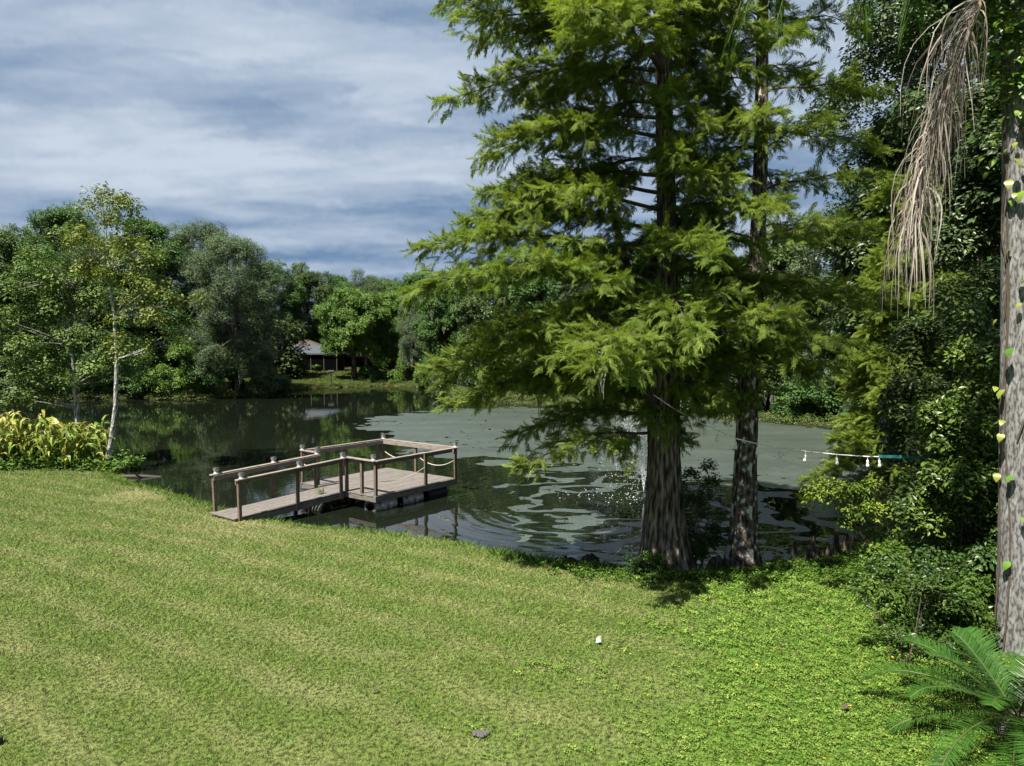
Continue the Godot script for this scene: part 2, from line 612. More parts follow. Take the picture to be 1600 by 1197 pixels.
# a bald cypress: fluted trunk, level boughs, side twigs and flat drooping sprays. reach(h, az) gives each bough's length
func cypress(label: String, at: Vector3, sd: int, trunk: PackedVector3Array, radii: PackedFloat32Array, flute: float, first: float, last: float, step: float, reach: Callable, o: Dictionary) -> Node3D:
	var r := seeded(sd)
	var root := thing("cypress_tree", label, "tree", at, "bald cypresses by the water")
	var phase := r.randf() * TAU
	var ribs := func(a: float, k: int, p: Vector3) -> float:
		var low := clampf(1.0 - p.y / 3.2, 0.0, 1.0)
		return 1.0 + flute * low * (0.6 * sin(a * 7.0 + phase + sin(a * 3.0) * 1.3) + 0.4 * sin(a * 11.0 + phase * 2.0)) + 0.03 * sin(a * 5.0 + p.y * 2.0)
	var tg := Geo.new()
	# finer rings along the given path
	var path := PackedVector3Array()
	var rads := PackedFloat32Array()
	for k in trunk.size() - 1:
		for q in 8:
			var s := q / 8.0
			path.append(trunk[k].lerp(trunk[k + 1], s))
			rads.append(lerpf(radii[k], radii[k + 1], s))
	path.append(trunk[trunk.size() - 1])
	rads.append(radii[radii.size() - 1])
	tg.tube(path, rads, 40, true, ribs)
	part("trunk", tg.mesh(), M[o.get("bark", "cypress_bark")], root)
	if o.has("stem"):
		var sg := Geo.new()
		var st: PackedVector3Array = o.stem
		sg.tube(st, taper(st.size(), 0.17, 0.06), 10, false)
		part("second_stem", sg.mesh(), M.cypress_bark, root)
	var g := Geo.new()
	var where := []
	var tint := PackedColorArray()
	var moss := []
	var mtint := PackedColorArray()
	var h := first
	var az := r.randf() * TAU
	while h < last:
		az += 2.39996 + r.randf_range(-0.5, 0.5)
		h += step * r.randf_range(0.6, 1.4)
		var along: float = clampf(h / 14.0, 0.0, 1.0)
		h += step * clampf((h - 6.0) * 0.16, 0.0, o.get("thin", 0.25))
		var L: float = reach.call(h, az) * r.randf_range(0.78, 1.06)
		if L < 0.3:
			continue
		var c0 := trunk[0]
		for k in trunk.size() - 1:
			if h >= trunk[k].y and h <= trunk[k + 1].y:
				c0 = trunk[k].lerp(trunk[k + 1], (h - trunk[k].y) / (trunk[k + 1].y - trunk[k].y))
		var out := Vector3(cos(az), 0, sin(az))
		var rise: float = (lerpf(0.1, 0.42, along) + r.randf_range(-0.12, 0.2)) * L
		var drop: float = lerpf(0.3, 0.42, along) * r.randf_range(0.7, 1.3) * L
		var pts := PackedVector3Array()
		var wob := Vector3(-out.z, 0, out.x) * r.randf_range(-0.25, 0.25) * L
		for k in 9:
			var s := k / 8.0
			pts.append(c0 + out * L * s + Vector3(0, rise * s - drop * s * s, 0) + wob * s * (1.0 - s) + Vector3(0, sin(s * 9.0 + az) * 0.05, cos(s * 7.0 + az * 3.0) * 0.06 * s))
		g.tube(pts, taper(9, 0.012 + 0.01 * L, 0.005), 5, false)
		var tone: float = r.randf()
		var s2: float = o.get("bare", 0.16)
		var side := 1.0
		while s2 < 1.0:
			s2 += r.randf_range(0.08, 0.15) / L * o.get("gap", 1.0)
			side = -side
			var k2 := clampf(s2, 0.0, 0.999) * 8.0
			var p := pts[int(k2)].lerp(pts[int(k2) + 1], k2 - int(k2))
			var l2: float = minf(clampf((1.05 - s2) * L * 0.55, 0.36, 1.25), 0.25 + s2 * L) * r.randf_range(0.6, 1.2)
			var turn: float = side * r.randf_range(0.5, 1.15) * (1.0 if s2 < 0.93 else 0.3)
			var d2 := (out.rotated(Vector3.UP, turn) + Vector3(0, r.randf_range(-0.25, 0.38), 0)).normalized()
			var tip := p + d2 * l2 + Vector3(0, -0.2 * l2, 0)
			g.tube(PackedVector3Array([p, p.lerp(tip, 0.5) + Vector3(0, 0.05 * l2, 0), tip]), PackedFloat32Array([0.009, 0.006, 0.003]), 3, false)
			var m := int(ceil(l2 / 0.12))
			for q in m:
				var s3 := (q + r.randf_range(0.4, 1.0)) / m
				var at3 := p.lerp(tip, s3) + Vector3(0, 0.05 * l2 * 4.0 * s3 * (1.0 - s3), 0)
				for sd3 in ([-1.0, 1.0] if q < m - 1 else [-0.6, 0.1, 0.7]):
					if r.randf() > o.get("full", 0.92):
						continue
					var d3 := d2.rotated(Vector3.UP, sd3 * r.randf_range(0.25, 0.95))
					d3 = (d3 + Vector3(0, r.randf_range(-0.75, 0.25), 0)).normalized()
					var z3 := d3.cross(Vector3.UP).normalized()
					var y3 := z3.cross(d3).normalized()
					var b := Basis(d3, y3, z3).rotated(d3, r.randf_range(-0.6, 0.6))
					where.append(Transform3D(b.scaled_local(Vector3(r.randf_range(0.5, 1.0), 0.8 * (1.0 if r.randf() < 0.5 else -1.0), r.randf_range(0.45, 0.95)) * o.get("size", 1.0)), at3))
					var c: Color = (o.ca as Color).lerp(o.cb, clampf(tone * 0.5 + r.randf() * 0.5 + (s2 - 0.5) * 0.3, 0.0, 1.0)) * r.randf_range(0.8, 1.2)
					c.a = 1.0
					tint.append(c)
			# the twigs that droop below and stand above it
			for q in int(o.get("puff", 3)):
				var at4 := p.lerp(tip, r.randf_range(0.2, 1.0)) + Vector3(r.randf_range(-0.16, 0.16), r.randf_range(-0.3, 0.14), r.randf_range(-0.16, 0.16))
				var d4 := (d2.rotated(Vector3.UP, r.randf_range(-1.2, 1.2)) + Vector3(0, r.randf_range(-1.0, 0.3), 0)).normalized()
				var z4 := d4.cross(Vector3.UP).normalized()
				where.append(Transform3D(Basis(d4, z4.cross(d4).normalized(), z4).rotated(d4, r.randf_range(-0.9, 0.9)).scaled_local(Vector3(r.randf_range(0.5, 0.9), 0.8, r.randf_range(0.4, 0.9)) * o.get("size", 1.0)), at4))
				var c4: Color = (o.ca as Color).lerp(o.cb, clampf(tone * 0.5 + r.randf() * 0.5, 0.0, 1.0)) * r.randf_range(0.8, 1.2)
				c4.a = 1.0
				tint.append(c4)
		if h < o.get("moss_to", 0.0) and r.randf() < 0.55:
			var k4 := r.randf_range(2.0, 7.5)
			var p4 := pts[int(k4)]
			moss.append(Transform3D(Basis(Vector3.UP, r.randf() * TAU).scaled(Vector3(0.7, r.randf_range(0.5, 1.1), 0.7)), p4))
			mtint.append(Color(0.2, 0.21, 0.17) * r.randf_range(0.7, 1.2))
	part("branches", g.mesh(), M.twig, root)
	copies("crown", LEAF["spray%d" % (sd % 3)], M.feather, root, where, tint)
	if moss:
		copies("hanging_moss", LEAF["moss1"], M.dry, root, moss, mtint)
	return root


# ---------------------------------------------------------------- sky, ground, water
func make_sky() -> ImageTexture:
	var w := 2048
	var h := 1024
	var data := PackedFloat32Array()
	data.resize(w * h * 3)
	var big := FastNoiseLite.new()
	big.seed = 21
	big.noise_type = FastNoiseLite.TYPE_SIMPLEX_SMOOTH
	big.frequency = 0.16
	big.fractal_octaves = 3
	var mid := FastNoiseLite.new()
	mid.seed = 34
	mid.noise_type = FastNoiseLite.TYPE_SIMPLEX_SMOOTH
	mid.frequency = 0.55
	mid.fractal_octaves = 6
	mid.fractal_gain = 0.52
	mid.domain_warp_enabled = true
	mid.domain_warp_amplitude = 1.2
	mid.domain_warp_frequency = 0.3
	var rip := FastNoiseLite.new()
	rip.seed = 8
	rip.frequency = 3.0
	rip.fractal_octaves = 3
	for y in h:
		var el := (0.5 - (y + 0.5) / h) * PI
		var sy := sin(el)
		var cy := cos(el)
		for x in w:
			var k := (y * w + x) * 3
			if sy <= 0.0:
				data[k] = 0.1
				data[k + 1] = 0.12
				data[k + 2] = 0.11
				continue
			var az := ((x + 0.5) / w - 0.5) * TAU
			var dx := sin(az) * cy
			var dz := -cos(az) * cy
			var px := dx / (sy + 0.1) * 1.25
			var pz := dz / (sy + 0.1) * 1.25
			var a := big.get_noise_2d(px + 3.1, pz * 1.25 + 7.0)
			var b := mid.get_noise_2d(px * 0.65 + 11.0, pz * 1.5 + px * 0.2)
			var c := rip.get_noise_2d(px * 0.5 + pz * 0.5, pz * 2.2 - px * 0.4)
			var e := mid.get_noise_2d(px * 2.1 + 50.0, pz * 3.6 - 20.0)
			var t := 0.5 + 0.36 * a + 0.8 * b + 0.14 * c + 0.3 * e
			t -= 0.16 * exp(-sy * 5.0)
			t = clampf(t, 0.0, 1.0)
			data[k] = lerpf(0.055, 0.215, t)
			data[k + 1] = lerpf(0.095, 0.246, t)
			data[k + 2] = lerpf(0.158, 0.287, t)
	var im := Image.create_from_data(w, h, false, Image.FORMAT_RGBF, data.to_byte_array())
	return ImageTexture.create_from_image(im)

func lines(stops: Array) -> PackedFloat32Array:      # [from, to, step] runs joined
	var out := PackedFloat32Array()
	for s in stops:
		var n := int(round((s[1] - s[0]) / s[2]))
		for k in n:
			out.append(s[0] + (s[1] - s[0]) * k / n)
	out.append(stops[stops.size() - 1][1])
	return out

func make_lake() -> void:
	var p := [Vector2(-34, -36), Vector2(-27, -32.8), Vector2(-22, -31.2), Vector2(-18.2, -30.4), Vector2(-15.9, -28.5), Vector2(-14, -25.5), Vector2(-11.6, -23.6), Vector2(-8.9, -21.3),
		Vector2(-6.6, -19.7), Vector2(-4.4, -18.7), Vector2(-1.6, -17.7), Vector2(0, -16.5), Vector2(1.0, -15.75), Vector2(1.9, -15.45), Vector2(2.8, -15.25), Vector2(4.1, -15.0), Vector2(5.5, -15.45), Vector2(7.2, -16.0),
		Vector2(8.6, -17.4), Vector2(10.6, -21.2), Vector2(14.4, -27.6), Vector2(18, -33.5), Vector2(19.4, -39.6), Vector2(18.8, -43.4), Vector2(15.5, -47.5), Vector2(11.9, -50.5), Vector2(5, -55.6), Vector2(-2.3, -63.2),
		Vector2(-5.5, -70), Vector2(-7.5, -78), Vector2(-12.8, -88.5), Vector2(-18.9, -87), Vector2(-23.7, -82), Vector2(-26.6, -77.4), Vector2(-25.8, -68), Vector2(-32.6, -65.5), Vector2(-40.5, -64), Vector2(-48, -62),
		Vector2(-62, -58), Vector2(-70, -48), Vector2(-52, -39)]
	# one Chaikin pass rounds the corners
	for k in p.size():
		var a: Vector2 = p[k]
		var b: Vector2 = p[(k + 1) % p.size()]
		lake.append(a.lerp(b, 0.25))
		lake.append(a.lerp(b, 0.75))
	fw = int((14.5 - fx0) / fstep) + 1
	fh = int((-5.0 - fz0) / fstep) + 1
	field.resize(fw * fh)
	for b in fh:
		for a in fw:
			field[b * fw + a] = lake_distance(fx0 + a * fstep, fz0 + b * fstep)

func lawn_tint(x: float, z: float) -> Color:
	var s := streak(x, z)
	var g := clover(x, z)
	var a := Color(0.11, 0.166, 0.037).lerp(Color(0.265, 0.256, 0.125), s)
	var shore := clampf(1.0 - near_distance(x, z) / 0.9, 0.0, 1.0)
	a = a.lerp(Color(0.075, 0.15, 0.014), shore * 0.6)
	return a.lerp(Color(0.085, 0.175, 0.022), g * 0.75)

func make_ground() -> void:
	var xs := lines([[-420.0, -130.0, 40.0], [-130.0, -75.0, 6.0], [-75.0, -26.0, 1.3], [-26.0, 14.0, 0.22], [14.0, 42.0, 0.9], [42.0, 110.0, 6.0], [110.0, 420.0, 40.0]])
	var zs := lines([[-460.0, -150.0, 40.0], [-150.0, -106.0, 4.0], [-106.0, -33.0, 1.1], [-33.0, -6.0, 0.22], [-6.0, 20.0, 2.0], [20.0, 100.0, 16.0]])
	var g := Geo.new()
	for z in zs:
		for x in xs:
			var close: bool = x >= -26.0 and x <= 14.0 and z >= -33.0 and z <= -6.0
			var d := near_distance(x, z) if close else lake_distance(x, z)
			var y := ground_height(x, z, d)
			if d < 0.0:
				g.col = Color(0.02, 0.02, 0.012)
			elif close:
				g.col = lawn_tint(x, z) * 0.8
				if d < 0.12:
					g.col = Color(0.07, 0.06, 0.04)
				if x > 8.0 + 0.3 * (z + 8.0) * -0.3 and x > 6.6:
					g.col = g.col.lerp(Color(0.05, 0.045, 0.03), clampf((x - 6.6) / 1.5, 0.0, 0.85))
			elif z < -60.0 and x > -33.0 and x < -3.0 and d < 17.0:
				g.col = Color(0.075, 0.105, 0.025).lerp(Color(0.12, 0.12, 0.05), clampf(0.5 + noise_a.get_noise_2d(x * 3.0, z * 9.0), 0.0, 1.0))
			elif z > -33.0:
				g.col = Color(0.09, 0.13, 0.03)
			else:
				g.col = Color(0.05, 0.055, 0.025)
			g.col.a = 1.0
			var e := 0.3
			g.vert(Vector3(x, y, z), Vector3.UP, Vector2(x, z))
	var w := xs.size()
	for b in zs.size() - 1:
		for a in w - 1:
			var q := b * w + a
			g.ix.append_array([q, q + 1, q + w, q + 1, q + w + 1, q + w])
	# normals from the finished heights
	for b in range(1, zs.size() - 1):
		for a in range(1, w - 1):
			var q := b * w + a
			var du := g.v[q + 1] - g.v[q - 1]
			var dv := g.v[q + w] - g.v[q - w]
			g.n[q] = dv.cross(du).normalized()
	var m := StandardMaterial3D.new()
	m.vertex_color_use_as_albedo = true
	m.albedo_texture = noise_tex(70, 0.03, [Color(0.45, 0.45, 0.42), Color(0.85, 0.85, 0.8), Color(1, 1, 1)], [0.2, 0.5, 0.8], 512, 5)
	m.uv1_scale = Vector3(0.7, 0.7, 1)
	m.roughness = 0.95
	m.metallic_specular = 0.2
	structure("ground", g.mesh(), m)

func wave(x: float, z: float) -> Vector2:      # slope of the water's surface: rings round the fountain, a faint breeze beyond
	var p := Vector2(x - 4.6, z + 23.2)
	var r := p.length()
	var s := Vector2.ZERO
	if r > 0.05:
		var amp := 0.06 * exp(-r / 5.5) * clampf(r / 1.0, 0.2, 1.0)
		var ph := r * TAU / (0.34 + 0.012 * r) + noise_a.get_noise_2d(x * 6.0, z * 6.0) * 1.6
		s += p / r * cos(ph) * amp * (0.65 + 0.5 * noise_b.get_noise_2d(x * 9.0, z * 9.0))
	var q := Vector2(x - 1.2, z + 21.2)
	var r2 := q.length()
	if r2 > 0.05:
		s += q / r2 * cos(r2 * TAU / 0.3 + noise_b.get_noise_2d(x * 7.0, z * 7.0)) * 0.03 * exp(-r2 / 2.8)
	return s

func make_water() -> void:
	var m := StandardMaterial3D.new()
	m.albedo_color = lin(0.006, 0.0085, 0.005)
	m.roughness = 0.015
	m.metallic_specular = 0.45
	m.normal_enabled = true
	var f := FastNoiseLite.new()
	f.seed = 5
	f.frequency = 0.012
	f.fractal_octaves = 3
	var nt := NoiseTexture2D.new()
	nt.width = 512
	nt.height = 512
	nt.seamless = true
	nt.as_normal_map = true
	nt.bump_strength = 3.0
	nt.noise = f
	m.normal_texture = nt
	m.normal_scale = 0.045
	m.uv1_scale = Vector3(0.16, 0.3, 1)
	var g := Geo.new()
	var xs := lines([[-90.0, -20.0, 10.0], [-20.0, -6.0, 0.5], [-6.0, 14.0, 0.052], [14.0, 30.0, 2.0]])
	var zs := lines([[-110.0, -50.0, 10.0], [-50.0, -31.5, 0.5], [-31.5, -14.2, 0.052], [-14.2, -12.0, 1.1]])
	for z in zs:
		for x in xs:
			var s := Vector2.ZERO
			if x > -20.0 and x < 14.0 and z > -50.0:
				s = wave(x, z)
			g.vert(Vector3(x, 0, z), Vector3(-s.x, 1, -s.y).normalized(), Vector2(x, z))
	var w := xs.size()
	for b in zs.size() - 1:
		for a in w - 1:
			var q := b * w + a
			g.ix.append_array([q, q + 1, q + w, q + 1, q + w + 1, q + w])
	structure("water", g.mesh(), m)

func poly_distance(poly: PackedVector2Array, x: float, z: float) -> float:    # above zero inside
	var best := 1e9
	var inside := false
	var j := poly.size() - 1
	for i in poly.size():
		var a := poly[j]
		var b := poly[i]
		if (b.y > z) != (a.y > z) and x < (a.x - b.x) * (z - b.y) / (a.y - b.y) + b.x:
			inside = not inside
		var d := b - a
		var e := Vector2(x, z) - a
		best = minf(best, (e - d * clampf(e.dot(d) / d.length_squared(), 0.0, 1.0)).length_squared())
		j = i
	return sqrt(best) if inside else -sqrt(best)

func film_amount(poly: PackedVector2Array, x: float, z: float) -> float:
	var wx := x + noise_a.get_noise_2d(x * 5.0, z * 5.0) * 1.8
	var wz := z + noise_b.get_noise_2d(x * 4.0, z * 8.0 + 40.0) * 3.4
	var d := poly_distance(poly, wx, wz)
	# dark leads where the film has been drawn apart, longest near its edge
	var lead := absf(noise_a.get_noise_2d(wx * 2.3 + 500.0, wz * 5.5)) * 3.4 - 0.05 - 0.26 * exp(-maxf(d, 0.0) / 1.6) + 0.12 * noise_b.get_noise_2d(x * 50.0, z * 50.0)
	var v := minf(d + 0.5 * noise_b.get_noise_2d(x * 34.0, z * 34.0), lead * 1.6)
	# bands dragged into arcs by the fountain's current
	var p := Vector2(wx - 4.2, wz + 22.6)
	var r := p.length()
	if r < 8.5:
		var th := atan2(p.y, p.x)
		var band := sin(r * 3.4 - th * 1.1 + noise_b.get_noise_2d(x * 6.0, z * 6.0) * 1.8) - 0.30 - 0.5 * maxf(0.0, 3.0 - r)
		band -= 0.9 * maxf(0.0, r - 6.9)
		band -= clampf(-(p.x + 3.4) * 0.5, 0.0, 3.0)
		band = minf(band, (absf(noise_a.get_noise_2d(r * 26.0, th * 16.0)) - 0.05) * 4.0)
		v = maxf(v, band * 0.5 + 0.12 * noise_b.get_noise_2d(x * 60.0, z * 60.0))
	return v

func make_film() -> void:
	var poly := PackedVector2Array([Vector2(-10.6, -46.5), Vector2(-9.2, -50.5), Vector2(-6.5, -54.5), Vector2(-2.0, -57.5), Vector2(4.0, -57.5), Vector2(12.5, -51.0), Vector2(19.8, -44), Vector2(20.5, -38), Vector2(17.5, -31.5), Vector2(12.8, -25.2),
		Vector2(10.6, -22.6), Vector2(8.6, -26.5), Vector2(5.6, -27.6), Vector2(2.4, -27.6), Vector2(0.2, -30.0), Vector2(-2.2, -31.2), Vector2(-4.2, -33.5), Vector2(-6.0, -36.5), Vector2(-8.4, -41.5)])
	var xs := lines([[-13.0, -3.0, 0.16], [-3.0, 13.0, 0.1], [13.0, 21.0, 0.2]])
	var zs := lines([[-60.0, -36.0, 0.32], [-36.0, -27.0, 0.14], [-27.0, -15.0, 0.07]])
	var val := PackedFloat32Array()
	for z in zs:
		for x in xs:
			val.append(film_amount(poly, x, z))
	var g := Geo.new()
	var w := xs.size()
	var up := Vector3.UP
	for b in zs.size() - 1:
		for a in w - 1:
			var q := b * w + a
			var k4 := [q, q + 1, q + w + 1, q + w]
			var cnt := 0
			for k in k4:
				cnt += 1 if val[k] > 0.0 else 0
			if cnt == 0:
				continue
			var pts := []
			for e in 4:
				var k0: int = k4[e]
				var k1: int = k4[(e + 1) % 4]
				var p0 := Vector3(xs[k0 % w], 0.004, zs[k0 / w])
				var p1 := Vector3(xs[k1 % w], 0.004, zs[k1 / w])
				if val[k0] > 0.0:
					pts.append(p0)
				if (val[k0] > 0.0) != (val[k1] > 0.0):
					pts.append(p0.lerp(p1, val[k0] / (val[k0] - val[k1])))
			var s := g.v.size()
			for p in pts:
				var t: float = 0.9 + 0.25 * noise_a.get_noise_2d(p.x * 3.0, p.z * 8.0) + 0.2 * noise_b.get_noise_2d(p.x * 25.0, p.z * 40.0)
				g.col = Color(0.062 * t, 0.079 * t, 0.066 * t)
				g.vert(p, up, Vector2(p.x, p.z))
			for k in range(1, pts.size() - 1):
				g.ix.append_array([s, s + k, s + k + 1])
	var m := StandardMaterial3D.new()
	m.vertex_color_use_as_albedo = true
	m.albedo_texture = noise_tex(77, 0.05, [Color(0.72, 0.74, 0.72), Color(0.95, 0.96, 0.95), Color(1, 1, 1)], [0.25, 0.5, 0.8], 512, 5)
	m.uv1_scale = Vector3(0.6, 0.35, 1)
	m.roughness = 0.42
	m.metallic_specular = 0.5
	var o := part("duckweed_film", g.mesh(), m, self)
	tag(o, "grey green film of duckweed and algae drawn into swirls on the pond", "duckweed")
	o.set_meta("kind", "stuff")


# ---------------------------------------------------------------- lawn and low plants
func make_grass() -> void:
	var r := seeded(101)
	var where := []
	var tint := PackedColorArray()
	var cover := []
	var ctint := PackedColorArray()
	var shore := []
	var stint := PackedColorArray()
	var flowers := []
	var ftint := PackedColorArray()
	var z := -7.2
	while z > -31.0:
		var reach_l := maxf(-25.5, z * 0.76 - 0.6)
		var reach_r := minf(11.5, -z * 0.76 + 0.6)
		var gap := clampf(0.0078 * -z, 0.062, 0.12)
		var x := reach_l
		while x < reach_r:
			x += gap * r.randf_range(0.5, 1.5)
			var px := x
			var pz := z + r.randf_range(-0.5, 0.5) * gap
			var d := near_distance(px, pz)
			if d < 0.03:
				continue
			var y := ground_height(px, pz, d)
			var g := clover(px, pz)
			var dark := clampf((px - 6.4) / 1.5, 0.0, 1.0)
			var c := lawn_tint(px, pz) * r.randf_range(0.7, 1.35)
			var tufty := noise_a.get_noise_2d(px * 45.0, pz * 45.0)
			c *= 1.0 + 0.35 * tufty
			c.a = 1.0
			if r.randf() < 0.1:
				c = c.lerp(Color(0.26, 0.23, 0.12), 0.7)
			var s := gap / 0.075 * r.randf_range(0.75, 1.2)
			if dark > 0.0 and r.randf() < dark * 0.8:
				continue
			if r.randf() > g * 0.5:
				var tall := r.randf_range(0.7, 1.2) * (1.0 - 0.35 * streak(px, pz)) * (1.0 + 0.5 * tufty)
				if r.randf() < 0.006:
					tall *= 2.2
				where.append(Transform3D(Basis(Vector3.UP, r.randf() * TAU).scaled(Vector3(s, minf(s, 1.25) * tall, s)), Vector3(px, y - 0.005, pz)))
				tint.append(c)
			if r.randf() < g * 0.8 * (0.75 + 0.6 * noise_a.get_noise_2d(px * 30.0, pz * 30.0)):
				var c2 := Color(0.075, 0.155, 0.02).lerp(Color(0.175, 0.245, 0.045), r.randf()) * r.randf_range(0.7, 1.25)
				c2.a = 1.0
				cover.append(Transform3D(Basis(Vector3.UP, r.randf() * TAU).scaled(Vector3.ONE * s * r.randf_range(0.8, 1.25)), Vector3(px, y, pz)))
				ctint.append(c2)
				if px > 3.2 and pz > -11.0 and r.randf() < 0.0045:
					flowers.append(Transform3D(Basis(Vector3(1, 0, 0), r.randf_range(-0.4, 0.4)), Vector3(px, y + 0.085, pz)))
					ftint.append(Color(1, 1, 1))
			if d < 0.75 and r.randf() < (0.8 if px > -0.5 else 0.3):
				var c3 := Color(0.05, 0.11, 0.012).lerp(Color(0.1, 0.17, 0.02), r.randf())
				shore.append(Transform3D(Basis(Vector3.UP, r.randf() * TAU).scaled(Vector3.ONE * r.randf_range(0.8, 1.7) * (1.0 if px < -0.5 else 1.3)), Vector3(px, y - 0.01, pz)))
				stint.append(c3)
		z -= gap
	var lawn := copies("lawn_grass", grass_tuft(1, 12, 0.075, 0.05, 0.0085), M.grass, self, where, tint)
	tag(lawn, "mown lawn grass with straw coloured mower streaks sloping to the pond", "grass")
	var edge := copies("bank_grass", grass_tuft(2, 9, 0.07, 0.12, 0.012), M.grass, self, shore, stint)
	tag(edge, "taller bright grass and weeds along the near water's edge", "grass")
	var gc := copies("ground_cover", rosette(3, 16, 0.075, 0.03, 0.021), M.cover_leaf, self, cover, ctint)
	tag(gc, "creeping broad leaved ground cover spreading over the right of the lawn", "ground cover")
	var fg := Geo.new()
	for k in 8:
		var a := k * TAU / 8.0
		fg.leaf(Vector3.ZERO, Vector3(cos(a) * 0.024, 0.004, sin(a) * 0.024), 0.014, Vector3.UP)
	fg.lathe([[0.0, 0.0], [0.007, 0.003], [0.0, 0.008]], 6)
	for k in flowers.size():
		var f := part("yellow_flower", fg.mesh() if k == 0 else get_node("yellow_flower").mesh, M.flower, self, flowers[k].origin, flowers[k].basis)
		tag(f, "small yellow flower standing in the creeping ground cover", "flower", "yellow flowers in the ground cover")
	# rank growth at the foot of the cypresses
	where = []
	tint = PackedColorArray()
	for k in 1500:
		var x := r.randf_range(0.6, 9.2)
		var zz := -14.9 + r.randf_range(-1.1, 0.9) - maxf(0.0, x - 6.6) * 0.55
		var d := near_distance(x, zz)
		if d < 0.05 or d > 1.5 or r.randf() > (x - 0.5) / 2.2:
			continue
		var c := Color(0.035, 0.085, 0.01).lerp(Color(0.07, 0.13, 0.016), r.randf())
		where.append(Transform3D(Basis(Vector3.UP, r.randf() * TAU).scaled(Vector3.ONE * r.randf_range(0.7, 1.6)), Vector3(x, ground_height(x, zz, d) + r.randf_range(0.0, 0.06) * clampf(1.6 - d, 0.0, 1.0), zz)))
		tint.append(c)
	var rank := copies("bank_weeds", rosette(4, 10, 0.07, 0.06, 0.035), M.cover_leaf, self, where, tint)
	tag(rank, "dark green broad leaved weeds round the feet of the two big cypresses", "weeds")
	# reeds and weeds all along the far waterline
	where = []
	tint = PackedColorArray()
	for k in lake.size():
		var p0 := lake[k]
		var p1 := lake[(k + 1) % lake.size()]
		if p0.y > -19.0 or p0.x < -48.0 or (p0.x < 6.0 and p0.y > -50.0):
			continue
		var n := int(p0.distance_to(p1) * 16.0)
		for q in n:
			var m := p0.lerp(p1, r.randf()) + Vector2(r.randf_range(-1.0, 1.0), r.randf_range(-1.6, 0.4))
			var d := lake_distance(m.x, m.y)
			if d < -0.35:
				continue
			var s := r.randf_range(0.5, 1.25)
			if m.y < -76.0 and m.x < -9.0:
				s *= 0.55
			where.append(Transform3D(Basis(Vector3.UP, r.randf() * TAU).scaled(Vector3(s, s * r.randf_range(0.6, 1.2), s)), Vector3(m.x, maxf(0.0, ground_height(m.x, m.y, d)) + 0.15 + 0.35 * r.randf() * r.randf(), m.y)))
			tint.append(Color(0.05, 0.1, 0.018).lerp(Color(0.14, 0.18, 0.05), r.randf()))
	var reeds := copies("shore_weeds", LEAF.fine2, M.leaf, self, where, tint)
	tag(reeds, "ragged green weeds growing along the far waterline", "weeds")
	# grass of the far lawn
	where = []
	tint = PackedColorArray()
	for k in 9000:
		var x := r.randf_range(-32.0, -4.0)
		var zz := r.randf_range(-100.0, -78.0)
		var d := lake_distance(x, zz)
		if d < 0.1 or d > 16.0:
			continue
		var s := r.randf_range(3.0, 5.5)
		where.append(Transform3D(Basis(Vector3.UP, r.randf() * TAU).scaled(Vector3(s, s * 0.45, s)), Vector3(x, ground_height(x, zz, d) - 0.02, zz)))
		tint.append(Color(0.08, 0.125, 0.025).lerp(Color(0.16, 0.17, 0.06), r.randf() * r.randf()))
	var fl := copies("far_lawn_grass", grass_tuft(9, 12, 0.09, 0.06, 0.016), M.grass, self, where, tint)
	tag(fl, "sunlit grass of the lawn in front of the house across the pond", "grass")


# ---------------------------------------------------------------- the floating dock and its gangway
var beams := {}
func beam(called: String, parent: Node3D, a: Vector3, b: Vector3, wide: float, deep: float, mat: Material, side := Vector3.ZERO) -> MeshInstance3D:
	var l := a.distance_to(b)
	var key := "%.2f_%.3f_%.3f" % [l, wide, deep]
	if not beams.has(key):
		var g := Geo.new()
		g.box(Vector3(-l / 2, -deep / 2, -wide / 2), Vector3(l / 2, deep / 2, wide / 2), minf(0.006, minf(wide, deep) * 0.2))
		beams[key] = g.mesh()
	var x := (b - a).normalized()
	var z := side
	if z == Vector3.ZERO:
		z = x.cross(Vector3.UP).normalized() if absf(x.y) < 0.9 else Vector3(0.61, 0, -0.79)
	z = (z - x * z.dot(x)).normalized()
	return part(called, beams[key], mat, parent, (a + b) / 2.0, Basis(x, z.cross(x), z))

func solar_cap(parent: Node3D, at: Vector3) -> void:
	if not beams.has("cap_base"):
		var g := Geo.new()
		g.lathe([[0.055, 0.0], [0.055, 0.015], [0.035, 0.022], [0.05, 0.05], [0.066, 0.1], [0.07, 0.108]], 12)
		beams.cap_base = g.mesh()
		var g2 := Geo.new()
		g2.lathe([[0.07, 0.108], [0.072, 0.122], [0.05, 0.13], [0.0, 0.132]], 12)
		beams.cap_top = g2.mesh()
	var c := part("solar_light", beams.cap_base, M.grey_metal, parent, at, Basis().scaled(Vector3.ONE * 1.3))
	part("solar_panel", beams.cap_top, M.black, c)

func hang_rope(parent: Node3D, a: Vector3, b: Vector3, sag: float, rad := 0.014) -> void:
	var g := Geo.new()
	g.tube(bend(a, b, Vector3(0, -sag, 0), 12), taper(13, rad, rad), 6)
	part("rope", g.mesh(), M.rope, parent)

